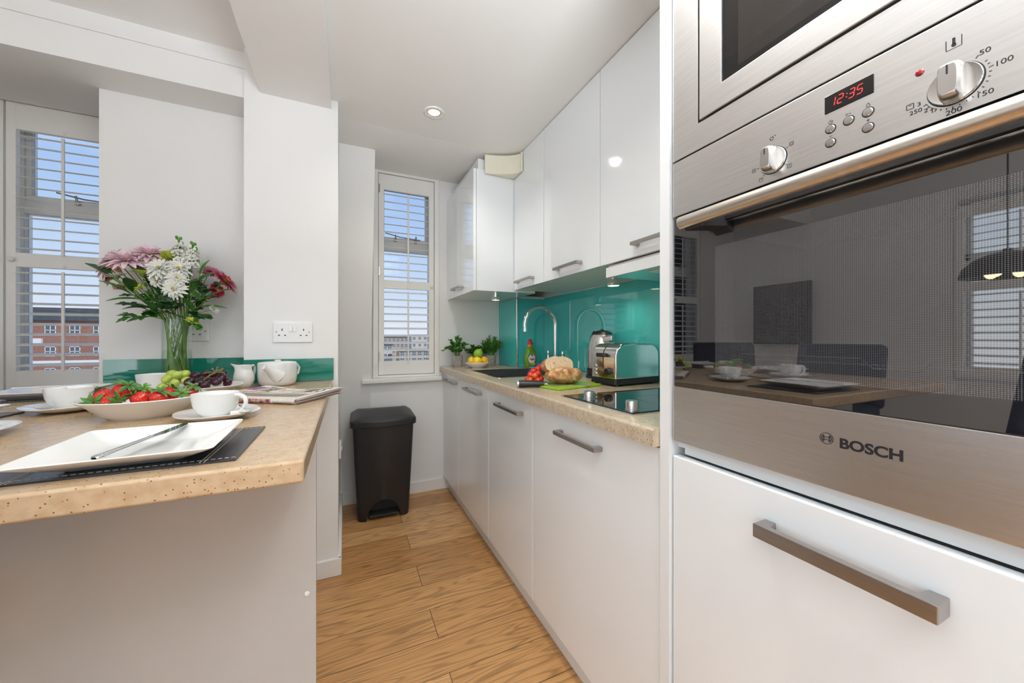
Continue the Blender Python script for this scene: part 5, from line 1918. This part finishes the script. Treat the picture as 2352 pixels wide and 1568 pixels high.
# potted plants
def pot(t_, r0, r1, h):
    MB().lathe([(0, 0), (r0 * .96, 0), (r0, .002), (r1, h - .002), (r1 * .98, h), (r1 * .88, h), (r1 * .86, h - .008), (0, h - .008)], 40).build('pot', pot_m, t_)
def rosette_plant(label, loc, r, h, ph, n, lw, m_, spread, seed):
    random.seed(seed)
    t_ = thing('potted_plant', label, 'plant', loc, 0, 'potted plants on the worktop')
    pot(t_, r * .9, r, h)
    lv, stm = MB(), MB()
    for k in range(n):
        a = random.uniform(0, 2 * PI)
        lean = spread * math.sqrt(random.random())
        tip = Vector((math.cos(a) * lean, math.sin(a) * lean * .8, h + ph * (1 - .75 * (lean / spread) ** 2) * random.uniform(.7, 1)))
        base = Vector((math.cos(a) * r * .3, math.sin(a) * r * .3, h - .008))
        arch = .016 + .02 * (lean / spread)
        P = [base.lerp(tip, u) + Vector((0, 0, arch * math.sin(PI * u))) for u in (0, .25, .5, .75, 1)]
        stm.tube(P, .0011, 5)
        for i in range(3, 15):
            u = i / 14
            p = base.lerp(tip, u) + Vector((0, 0, arch * math.sin(PI * u)))
            for s_ in range(3):
                b_a = i * 1.3 + s_ * 2.1 + k + random.uniform(-.3, .3)
                dd = Vector((math.cos(b_a), math.sin(b_a), random.uniform(-.1, .6))) + (tip - base).normalized() * .3
                up = Vector((random.uniform(-.5, .5), random.uniform(-1, .2), 1))
                # small round leaf
                d_ = dd.normalized()
                sd_ = d_.cross(up)
                if sd_.length < 1e-3:
                    continue
                sd_.normalize()
                ll = lw * random.uniform(.6, 1.05)
                bm2 = bmesh.new()
                c_ = bm2.verts.new(p + d_ * ll * .5 - sd_.cross(d_) * ll * .06)
                R_ = [bm2.verts.new(p + d_ * (ll * .5 - ll * .5 * math.cos(q * PI / 4)) + sd_ * (ll * .40 * math.sin(q * PI / 4))) for q in range(8)]
                for q in range(8):
                    bm2.faces.new((c_, R_[q], R_[(q + 1) % 8]))
                lv.merge(bm2)
    lv.build('foliage', m_, t_)
    stm.build('stems', stem_m, t_)
rosette_plant('potted plant with small round leaves, nearest the window', (.715, 2.480, KZ), .037, .078, .135, 22, .020, bush_m, .100, 3)
rosette_plant('small dark potted plant in the middle, behind the fruit bowl', (.855, 2.515, KZ), .036, .066, .090, 14, .022, leaf_m, .080, 6)
def feathery(label, loc, r, h, ph, n, seed):
    random.seed(seed)
    t_ = thing('potted_plant', label, 'plant', loc, 0, 'potted plants on the worktop')
    pot(t_, r * .95, r, h)
    lv = MB()
    for k in range(n):
        a = random.uniform(0, 2 * PI)
        lean = .095 * math.sqrt(random.random())
        base = Vector((math.cos(a) * r * .4, math.sin(a) * r * .4, h - .008))
        tip = Vector((math.cos(a) * lean, math.sin(a) * lean * .8, h + ph * (1 - .4 * (lean / .085) ** 2) * random.uniform(.6, 1)))
        lv.tube([base, base.lerp(tip, .5) + Vector((0, 0, .01)), tip], .0009, 5)
        for i in range(3, 15):
            p = base.lerp(tip, i / 14) + Vector((0, 0, .01 * math.sin(PI * i / 14)))
            for s_ in range(3):
                b_a = random.uniform(0, 2 * PI)
                dd = Vector((math.cos(b_a), math.sin(b_a), .9))
                lv.leaf(p, dd, (0, 0, 1), .026, .0056, .1, .1, 2)
    lv.build('foliage', leaf3_m, t_)
feathery('feathery bright green potted plant beside the green glass panel', (.968, 2.500, KZ), .039, .074, .140, 40, 9)
random.seed(5)
# fruit bowl
t = MB().lathe([(0, 0), (.036, 0), (.037, .003), (.050, .010), (.070, .026), (.079, .0365), (.0785, .0385), (.076, .038), (.066, .027), (.048, .014), (.034, .007), (0, .006)], 56).build('fruit_bowl', china_m)
t.location = (.805, 2.325, KZ)
tag(t, 'small white bowl of lemons and a lime in front of the potted plants', 'bowl')
def citrus(name, label, loc, r, m_, rot):
    o_ = MB().lathe([(0, -1.22 * r), (.12 * r, -1.18 * r), (.28 * r, -1.02 * r), (.62 * r, -.78 * r), (.92 * r, -.38 * r), (1.0 * r, .05 * r), (.92 * r, .45 * r), (.66 * r, .80 * r), (.32 * r, 1.02 * r), (.15 * r, 1.14 * r), (0, 1.17 * r)], 32).build(name, m_)
    o_.location = loc
    o_.rotation_euler = rot
    tag(o_, label, name, 'citrus fruit in the white bowl')
citrus('lemon', 'yellow lemon at the front left of the bowl', (.790, 2.288, KZ + .046), .0305, lemon_m, (.9, 1.25, .3))
citrus('lemon', 'deeper yellow lemon at the right of the bowl', (.848, 2.318, KZ + .048), .0295, orange_m, (.2, 1.9, .5))
citrus('lemon', 'yellow lemon at the back left of the bowl, mostly hidden', (.776, 2.352, KZ + .048), .0275, lemon_m, (.6, 1.2, 2.2))
citrus('lime', 'green lime on top of the lemons', (.806, 2.312, KZ + .096), .0305, lime_m, (.3, .5, 0))

# washing-up bottle
t = thing('soap_bottle', 'clear green washing-up liquid bottle with red cap behind the sink', 'bottle', (1.142, 2.205, KZ))
prof = [(0, 0), (.030, 0), (.034, .003), (.0405, .020), (.0430, .045), (.0425, .070), (.039, .095), (.031, .120), (.021, .138), (.0155, .146), (.0150, .158), (0, .158)]
MB().lathe(prof, 48, sy=.60, p=2.3).build('body', soap_m, t)
MB().lathe([(0, .1585), (.0185, .1585), (.0185, .170), (.0165, .173), (.0115, .174), (.0105, .180), (.0135, .184), (.0135, .189), (.011, .191), (0, .191)], 32, sy=.9).build('cap', red_plastic, t)
MB().lathe([(.0160, .146), (.0185, .142), (.0185, .1475), (.0160, .158)], 32, sy=.75, cap=False).build('collar', label_orange, t)
def onb(u, w, lift):
    """point on the bottle's front face: u across, w up"""
    rr = .041
    k = max(0.0, 1 - (abs(u) / rr) ** 2.3) ** (1 / 2.3)
    return (u, -.60 * rr * k - lift, w)
def decal(name, m_, pts, lift):
    bm2 = bmesh.new()
    vs = [bm2.verts.new(onb(u, w, lift)) for u, w in pts]
    c_ = bm2.verts.new(onb(sum(p[0] for p in pts) / len(pts), sum(p[1] for p in pts) / len(pts), lift + .0005))
    for i in range(len(vs)):
        bm2.faces.new((c_, vs[i], vs[(i + 1) % len(vs)]))
    return MB().merge(bm2).build(name, m_, t)
def ov(cx, cy, rx, ry, n=36, rot=0.0):
    return [(cx + rx * math.cos(a) * math.cos(rot) - ry * math.sin(a) * math.sin(rot), cy + rx * math.cos(a) * math.sin(rot) + ry * math.sin(a) * math.cos(rot)) for a in [2 * PI * i / n for i in range(n)]]
decal('label_rim', label_yellow, ov(.004, .058, .0335, .042, rot=.25), .0012)
decal('label_band', label_green, ov(.001, .060, .0310, .0385, rot=.2), .0018)
decal('label_panel', label_white, ov(0, .0605, .0265, .0310), .0024)
decal('label_spot', label_orange, ov(.019, .088, .0085, .0085, 20), .0026)
decal('label_leaf', label_green, ov(-.001, .085, .0060, .0080, 14, .3), .0032)
decal('label_lemon', label_yellow, ov(.009, .031, .0095, .0055, 16, -.2), .0030)
M_ = Matrix.Translation((0, -.0305, .052)) @ Matrix.Rotation(PI / 2, 4, 'X')
text_mb('FAIRY', .0165, M_, .0004, .0006, .93, 'CENTER').build('label_text', label_red, t)
# cloth and sponge
o = MB().box(-.075, .075, -.028, .028, 0, .008, .003, 2).build('dishcloth', blue_cloth)
o.location = (1.190, 2.178 - .028, KZ)
tag(o, 'folded blue dishcloth behind the sink', 'cloth')
t = thing('sponge', 'pink sponge with dark scouring side lying on the blue dishcloth', 'sponge', (1.215, 2.150, KZ + .0085))
MB().box(-.034, .034, -.022, .022, 0, .020, .003, 2).build('foam', pink_sponge, t)
MB().box(-.034, .034, -.022, .022, .020, .027, .002, 2).build('scourer', green_scourer, t)

# tap
t = thing('kitchen_tap', 'chrome swan-neck kitchen tap behind the sink', 'tap', (1.205, 1.985, KZ))
b = MB().lathe([(0, 0), (.026, 0), (.027, .003), (.0245, .006), (.0245, .052), (.022, .055), (.0135, .056)], 36)
arc = [(0, 0, .05), (0, 0, .20), (0, 0, .278)]
for k in range(1, 20):
    a = PI * 1.06 * k / 19
    arc.append((-.107 + .107 * math.cos(a), 0, .278 + .110 * math.sin(a)))
b.tube(arc, .0125, 20)
b.build('spout', chrome_m, t)
MB().cyl((arc[-1][0] - .0003, 0, arc[-1][2] - .020), .0135, .022, n=28, bev=.001).build('aerator', chrome_m, t)
for (y, x) in ((.11, .012), (-.085, .0)):
    hh = MB().lathe([(0, 0), (.019, 0), (.019, .004), (.012, .010), (.011, .030), (.0085, .034), (.0075, .100), (.0085, .112), (.006, .118), (0, .119)], 24, M=Matrix.Translation((x, y, 0)))
    hh.build('lever', chrome_m, t)

# chopping board, bread, tomatoes, knife
t = thing('chopping_board', 'lime green plastic chopping board under the bread and knife', 'chopping board', (.838, 1.318, KZ), math.radians(12))
MB().prism(rrect(.125, .105, .012), 'Z', .0005, .0085, .002).build('board', lime_plastic, t)
t = thing('bread_loaf', 'lower half loaf of seeded bread, crust facing out, on the green board', 'bread', (.845, 1.325, KZ + .0085), .12)
def half_loaf(sx, sy, sz, seed):
    bm2 = bmesh.new()
    bmesh.ops.create_icosphere(bm2, subdivisions=4, radius=1)
    random.seed(seed)
    from mathutils import noise
    for v in bm2.verts:
        c = v.co
        k = (abs(c.x) ** 2.6 + abs(c.y) ** 2.6 + abs(c.z) ** 2.2) ** (-1 / 2.5)
        p = Vector((c.x * k * sx, c.y * k * sy, c.z * k * sz))
        n_ = noise.noise(Vector((p.x * 28 + seed, p.y * 28, p.z * 28))) * .004
        v.co = p + c.normalized() * n_
    return bm2
bm2 = half_loaf(.082, .058, .036, 3)
for v in bm2.verts:
    v.co.z += .034
    if v.co.z < .001:
        v.co.z = .001
    # slashed top
    v.co.z -= .006 * math.exp(-((v.co.y + .012 - v.co.x * .1) / .010) ** 2) * (1 if v.co.z > .04 else 0)
MB().merge(bm2).build('crust', crust_m, t)
t = thing('bread_loaf', 'upper half loaf leaning on the other, its pale cut face showing', 'bread', (.832, 1.350, KZ + .058), .10)
bm2 = half_loaf(.075, .052, .035, 9)
cutn = Vector((0, -.86, .50)).normalized()
g = bmesh.ops.bisect_plane(bm2, geom=list(bm2.verts) + list(bm2.edges) + list(bm2.faces), plane_co=(0, -.010, .004), plane_no=cutn, clear_outer=True)
edges = [e_ for e_ in g['geom_cut'] if isinstance(e_, bmesh.types.BMEdge)]
face_pts = bmesh.ops.holes_fill(bm2, edges=edges)
cut_faces = face_pts['faces']
bm3 = bmesh.new()
for f in cut_faces:
    bm3.faces.new([bm3.verts.new(v.co + cutn * .0006) for v in f.verts])
Mt = Matrix.Translation((0, .0, .028)) @ Matrix.Rotation(-.05, 4, 'Y')
MB().merge(bm2, Mt).build('crust', crust_m, t)
MB().merge(bm3, Mt).build('cut_face', crumb_m, t, 'pale seeded crumb')
TM = [(.747, 1.414, .926), (.775, 1.420, .934), (.728, 1.402, .911), (.760, 1.392, .917), (.735, 1.376, .910), (.712, 1.399, .8925), (.708, 1.371, .8925), (.737, 1.352, .8925), (.770, 1.388, .894), (.762, 1.421, .9), (.737, 1.415, .8925)]
LB = ['top left', 'topmost', 'middle left', 'middle right', 'front centre', 'lower left', 'bottom front left', 'bottom front right', 'lower right beside the bread', 'back', 'hidden back left']
for i, p in enumerate(TM):
    r = .0142
    t = thing('cherry_tomato', 'shiny red cherry tomato in the heap by the bread, ' + LB[i] + ' one', 'tomato', p, 0, 'cherry tomatoes on the green board')
    t.rotation_euler = (random.uniform(-.5, .9), random.uniform(-.6, .6), random.uniform(0, 6))
    MB().lathe([(0, -r), (.5 * r, -.87 * r), (.87 * r, -.5 * r), (r, 0), (.9 * r, .45 * r), (.6 * r, .80 * r), (.22 * r, .90 * r), (0, .84 * r)], 28).build('fruit', tomato2_m if i in (4, 6) else tomato_m, t)
    c = MB()
    for k in range(5):
        c.leaf((0, 0, r * .86), (math.cos(k * 1.257), math.sin(k * 1.257), .25), (0, 0, 1), r * .55, r * .16, .1, .1, 3)
    c.build('calyx', leaf2_m, t)
A = Vector((.631, 1.336, KZ + .0155)); C_ = Vector((.905, 1.222, KZ + .0125))
X = (C_ - A).normalized(); Y = Vector((0, 0, 1)).cross(X).normalized(); Z = X.cross(Y)
KM = Matrix(((X.x, Y.x, Z.x, 0), (X.y, Y.y, Z.y, 0), (X.z, Y.z, Z.z, 0), (0, 0, 0, 1)))
t = thing('bread_knife', 'serrated bread knife with black handle lying across the board edge', 'knife', A)
MB().tube([(.006, 0, 0), (.012, 0, 0), (.06, 0, .001), (.108, 0, .0005)], [.0145, .0150, .0140, .0118], 20, flat=.98, M=KM).build('knife_handle', black_plastic, t)
MB().tube([(-.001, 0, 0), (.001, 0, 0), (.0075, 0, 0)], [.0125, .0145, .0150], 20, M=KM).build('end_cap', polish_m, t, 'steel end cap')
bl = [(.118, .012), (.270, .013), (.294, .004), (.297, -.004)]
zig = []
x = .297
while x > .130:
    zig += [(x, -.010), (x - .0022, -.0125)]
    x -= .0045
bl = bl + zig + [(.120, -.012)]
MB().tube([(.1075, 0, 0), (.116, 0, -.001), (.126, 0, -.0025)], [.0118, .0105, .006], 16, flat=.7, M=KM).build('bolster', polish_m, t)
MB().prism(bl, 'Z', -.0035, -.0018, M=KM).build('blade', polish_m, t, 'serrated steel blade')

# kettle
t = thing('kettle', 'brushed steel jug kettle with black lid behind the toaster', 'kettle', (1.190, 1.505, KZ), .25)
MB().lathe([(0, 0), (.078, 0), (.082, .003), (.080, .012), (.070, .018), (0, .018)], 48).build('power_base', black_plastic, t)
MB().lathe([(0, .0185), (.0755, .0185), (.0770, .022), (.0755, .048), (.073, .049), (0, .049)], 48).build('lower_band', black_plastic, t)
MB().lathe([(0, .0492), (.0752, .0492), (.0752, .07), (.0745, .11), (.0720, .145), (.0670, .178), (.0600, .203), (.0520, .218), (0, .218)], 56).build('body', kettle_m, t)
MB().lathe([(.053, .2165), (.0525, .220), (.046, .229), (.030, .236), (.012, .239), (0, .239)], 48).build('lid', black_plastic, t)
MB().ell((0, 0, .240), .012, .007, .006, 16, 8).build('lid_button', black_plastic, t)
b = MB()
b.prism([(-.062, -.030), (-.100, 0), (-.062, .030)], 'Z', .180, .206, .004, 3)
for v in b.bm.verts:
    if v.co.x < -.08:
        v.co.z += .006
    elif v.co.z < .19:
        v.co.z -= .045 * 0
b.prism([(-.068, -.022), (-.073, 0), (-.068, .022)], 'Z', .11, .182, .002, 2)
b.bm.transform(Matrix.Rotation(math.radians(65), 4, 'Z'))
b.build('spout', kettle_m, t)
hp = [(.050, 0, .215), (.085, 0, .222), (.112, 0, .200), (.118, 0, .150), (.112, 0, .095), (.096, 0, .060), (.072, 0, .046)]
hb = MB().tube(hp, [.010, .012, .012, .0115, .011, .010, .010], 14, flat=1.3)
hb.bm.transform(Matrix.Rotation(math.radians(65), 4, 'Z'))
hb.build('handle', black_plastic, t)

# toaster
t = thing('toaster', 'polished steel two-slot toaster on the worktop in front of the kettle', 'toaster', (1.130, 1.268, KZ), math.radians(5))
TX, TY = .132, .074
def toast_prof(x0, x1, z0, z1, r, n=10):
    p = [(x0, z0), (x1, z0)]
    for k in range(n + 1):
        a = PI / 2 * k / n
        p.append((x1 - r + r * math.cos(a), z1 - r + r * math.sin(a)))
    for k in range(n + 1):
        a = PI / 2 + PI / 2 * k / n
        p.append((x0 + r + r * math.cos(a), z1 - r + r * math.sin(a)))
    return p
MB().prism(toast_prof(-TX, TX, .026, .176, .055), 'Y', -TY, TY, .009, 4).build('body', polish_m, t)
b = MB()
b.prism(rrect(TX + .004, TY + .003, .012), 'Z', .008, .028, .002, 2)
for x in (-TX + .02, TX - .02):
    for y in (-TY + .015, TY - .015):
        b.cyl((x, y, .0005), .009, .008, n=16)
b.build('base', black_plastic, t, 'black plastic base with feet')
b = MB()
for y in (-.028, .028):
    b.box(-.085, .085, y - .012, y + .012, .1755, .1766)
b.build('bread_slot', hole_m, t)
# end face: lever slot curving over the top, lever, buttons, dial
b = MB()
for k in range(8):
    a0, a1 = PI / 2 * k / 8, PI / 2 * (k + 1) / 8
    pts_ = [(-TX + .055 - .0556 * math.cos(a), .176 - .055 + .0556 * math.sin(a)) for a in (a0, a1)]
    if k < 5:
        b.poly([(pts_[0][0], -.0025, pts_[0][1]), (pts_[1][0], -.0025, pts_[1][1]), (pts_[1][0], .0025, pts_[1][1]), (pts_[0][0], .0025, pts_[0][1])])
b.box(-TX - .0006, -TX + .001, -.0025, .0025, .070, .122)
b.build('lever_slot', hole_m, t)
MB().box(-TX - .022, -TX - .0005, -.022, .022, .120, .137, .004, 3).build('lever', black_plastic, t)
for z in (.046, .063, .080):
    MB().cyl((-TX, .046, z), .0078, .004, axis='-X', n=24, bev=.001).build('button', knob_m, t)
MB().lathe([(0, 0), (.016, 0), (.015, .012), (.013, .014), (0, .014)], 30, M=Matrix.Translation((-TX, -.032, .060)) @ Matrix.Rotation(-PI / 2, 4, 'Y')).build('dial', black_plastic, t, 'black browning dial')

# ------------------------------------------------------------------ pedal bin
t = thing('pedal_bin', 'black plastic pedal bin standing on the floor below the window', 'bin', (.215, 2.415, 0), math.radians(-1.5))
def bin_loop(w, dpt, bow, n=14):
    """plan outline: straight back, bowed front, rounded corners; returned from back left going over the front"""
    p = []
    f = -dpt / 2
    kk = dpt / 2
    r = .035
    for i in range(7):
        a = PI / 2 + PI / 2 * i / 6
        p.append((-w / 2 + r + r * math.cos(a), kk - r + r * math.sin(a)))
    for i in range(7):
        a = PI + PI / 2 * i / 6
        p.append((-w / 2 + r + r * math.cos(a), f + r + r * math.sin(a)))
    for i in range(1, n):
        u = i / n
        x = -w / 2 + r + (w - 2 * r) * u
        p.append((x, f - bow * math.sin(PI * u)))
    for i in range(7):
        a = 1.5 * PI + PI / 2 * i / 6
        p.append((w / 2 - r + r * math.cos(a), f + r + r * math.sin(a)))
    for i in range(7):
        a = PI / 2 * i / 6
        p.append((w / 2 - r + r * math.cos(a), kk - r + r * math.sin(a)))
    return p
def bin_z(p, w, dpt, z):
    """lower edge: arch cut into the front face"""
    x, y = p
    if y < -dpt / 2 + .03 and abs(x) < .0945:
        return max(z, .118 * math.sqrt(max(0, 1 - (x / .095) ** 2)) + .004)
    return z
b = MB()
bm2 = bmesh.new()
R = []
lv_ = [(.0, .288, .245, .018), (.02, .292, .250, .019), (.125, .302, .258, .020), (.34, .324, .272, .022), (.560, .344, .285, .024)]
for (z, w, dd, bow) in lv_:
    ring = []
    for p in bin_loop(w, dd, bow, 60):
        zz = bin_z(p, w, dd, z) if z < .13 else z
        ring.append(bm2.verts.new((p[0], p[1], zz)))
    R.append(ring)
for A_, B_ in zip(R, R[1:]):
    n_ = len(A_)
    for i in range(n_):
        j = (i + 1) % n_
        q = [A_[i], A_[j], B_[j], B_[i]]
        if (q[0].co - q[3].co).length < 1e-6 and (q[1].co - q[2].co).length < 1e-6:
            continue
        bm2.faces.new(q)
bm2.faces.new(R[-1])
bmesh.ops.remove_doubles(bm2, verts=bm2.verts, dist=1e-5)
bmesh.ops.solidify(bm2, geom=list(bm2.faces), thickness=.003)
b.merge(bm2)
b.build('body', black_plastic, t)
MB().box(-.125, .125, -.055, -.045, .0, .13).build('pedal_recess', black_soft, t)
b = MB().box(-.082, .082, -.135, -.04, .020, .032, .004, 2)
for k in range(5):
    b.box(-.076, .076, -.132 + .006 * k, -.129 + .006 * k, .0315, .0335)
b.build('pedal', black_soft, t)
# lid: bowed skirt and a saddle-shaped top
b = MB()
bm2 = bmesh.new()
R = []
for (z, w, dd, bow, sad) in ((.552, .366, .298, .026, 0), (.555, .372, .302, .027, 0), (.584, .372, .302, .027, 0), (.591, .364, .296, .026, .2), (.606, .300, .235, .020, .8), (.616, .22, .16, .010, 1), (.618, .11, .08, .004, 1.2)):
    ring = []
    for p in bin_loop(w, dd, bow, 24):
        dz = sad * (.012 * (abs(p[0]) / .12) ** 2 - .012 + .020 * (p[1] / .15))
        ring.append(bm2.verts.new((p[0], p[1], z + dz)))
    R.append(ring)
for A_, B_ in zip(R, R[1:]):
    quad_ring(bm2, A_, B_)
bm2.faces.new(R[-1])
bm2.faces.new(R[0])
bmesh.ops.recalc_face_normals(bm2, faces=bm2.faces)
b.merge(bm2)
b.build('lid', black_plastic, t)

# ------------------------------------------------------------------ dining end, seen mirrored in the oven door
def make_chair(label, loc, rz):
    t_ = thing('dining_chair', label, 'chair', loc, rz, 'navy tufted dining chairs around the bar')
    MB().box(-.225, .225, -.20, .22, .600, .685, .030, 4).build('seat', navy_m, t_)
    b_ = MB()
    M = Matrix.Translation((0, -.215, .66)) @ Matrix.Rotation(math.radians(8), 4, 'X')
    b_.box(-.225, .225, -.035, .035, 0, .375, .028, 4, M=M)
    b_.build('backrest', navy_m, t_)
    bt_ = MB()
    for i in range(3):
        for j in range(2):
            q = M @ Vector((-.12 + .12 * i, .036, .12 + .13 * j))
            bt_.ell(q, .010, .006, .010, 12, 8)
    bt_.build('tuft_buttons', navy_m, t_)
    for x in (-.185, .185):
        for y in (-.17, .18):
            MB().tube([(x, y, .605), (x * 1.08, y * 1.1, .0)], [.018, .012], 12).build('leg', wood_leg, t_)
    return t_
make_chair('navy tufted chair tucked under the bar, a sliver of seat at the left edge', (-.725, .585, 0), 0)
make_chair('navy tufted dining chair at the left end of the bar, mirrored in the oven glass', (-1.30, 1.25, 0), -PI / 2)
make_chair('navy tufted dining chair near the shutters, mirrored at the left in the oven glass', (-1.42, 1.88, 0), -PI * .75)
t = thing('television', 'dark wall-mounted screen, mirrored in the oven glass', 'television', (-2.5, 2.09, 1.295))
MB().box(.03, .06, -.25, .25, -.285, .285, .006).build('screen', tv_m, t)
MB().box(.0, .032, -.06, .06, -.06, .06, .003).build('wall_mount', black_plastic, t)
t = thing('pendant_lamp', 'dark domed pendant lamp over the dining end, mirrored in the oven glass', 'lamp', (-1.55, .60, 1.36))
MB().lathe([(.150, 0), (.152, .002), (.140, .045), (.105, .085), (.06, .108), (.015, .118), (.015, .13), (.010, .13), (.010, .114), (.056, .103), (.100, .081), (.135, .043), (.146, .001)], 48, cap=False).build('shade', black_plastic, t)
MB().tube([(0, 0, .12), (0, 0, .91)], .003, 8).build('cord', black_plastic, t)
for k in range(4):
    MB().ell((.06 * math.cos(k * PI / 2 + .4), .06 * math.sin(k * PI / 2 + .4), .022), .022, .022, .026, 16, 10).build('bulb', bulb_m, t, 'warm glowing bulb')

# ------------------------------------------------------------------ the view outside
g = MB().box(-260, 260, 40, 420, -16.2, -16)
struct(g, 'ground', ground_m)
def facade(name, label, x0, x1, y, dep, z0, z1, m_, rows, cols, ww, wh, roof=None, group=None):
    t_ = thing(name, label, 'building', ((x0 + x1) / 2, y, z0), 0, group)
    h = (x1 - x0) / 2
    H_ = z1 - z0
    MB().box(-h, h, 0, dep, 0, H_).build('walls', m_, t_)
    if roof:
        MB().box(-h - .6, h + .6, -.8, dep, H_, H_ + roof).build('roof', roof_m, t_)
    for r in range(rows):
        for c in range(cols):
            x = -h + 2 * h * (c + .5) / cols
            z = H_ * (r + .55) / rows
            w_ = MB()
            for (a, b_, c_, d_) in ((-ww, -ww * .86, -wh, wh), (ww * .86, ww, -wh, wh), (-ww, ww, -wh, -wh * .88), (-ww, ww, wh * .88, wh), (-ww * .07, ww * .07, -wh, wh), (-ww, ww, -wh * .06, wh * .06)):
                w_.box(x + a, x + b_, -.12, 0, z + c_, z + d_)
            wo_ = w_.build('window', winwhite, t_)
            MB().box(x - ww * .86, x + ww * .86, -.05, .01, z - wh * .88, z + wh * .88).build('pane', winglass, wo_)
    return t_
t = facade('apartment_block', 'red brick apartment block seen through the left shutter', -66, -36, 100, 12, -16, 4.4, brick_m, 5, 9, .75, .95)
MB().box(-15.6, 15.6, -1.2, 12, 20.4, 21.2).build('cornice', roof_m, t)
MB().box(-14.5, 14.5, 1.5, 11, 21.2, 22.2).build('attic', conc_m, t)
MB().box(-15.2, 15.2, .4, 11.5, 22.2, 22.9).build('roof_deck', roof_m, t)
MB().box(-15.0, -1.0, -.5, 0, 16.1, 17.0).build('balcony_band', winwhite, t)
MB().box(-15.0, 15.0, -.25, 0, 12.15, 12.75).build('string_course', winwhite, t)
MB().box(-9.8, -8.6, 4, 6, 22.9, 24.2).build('chimney', conc_m, t)
MB().box(-15.0, 15.0, -.4, 0, 8.0, 9.2).build('lower_band', conc_m, t)
CB = [(-18, 2, 160, -16, -3.6, tan_m, 4, 7), (3, 20, 178, -16, -2.2, conc_m, 4, 8), (21.5, 44, 165, -16, -4.4, tan_m, 4, 9), (-8, 14, 250, -16, 3.6, conc_m, 5, 9), (16.5, 36, 235, -16, 1.6, tan_m, 5, 8), (4, 9, 275, -16, 6.5, tan_m, 4, 3), (-40, -16, 230, -16, 1.5, conc_m, 4, 8), (42, 80, 260, -16, 3.0, conc_m, 4, 10), (-12, 26, 120, -16, -8.5, conc_m, 2, 12)]
LBL = ['tan stone building left of centre in the far view', 'pale rendered building in the middle of the far view', 'tan stone building at the right of the far view', 'pale building on the skyline behind the middle one', 'tan building on the skyline at the right', 'slim tan tower on the skyline', 'pale building at the far left of the skyline', 'long pale building at the far right of the skyline', 'low pale building nearest in the far view']
for (x0, x1, y, z0, z1, m_, r, c), lb in zip(CB, LBL):
    facade('city_building', lb + ' through the tall shutter', x0, x1, y, 10, z0, z1, m_, r, c, .9, 1.0, .5, 'city buildings beyond the tall shutter')
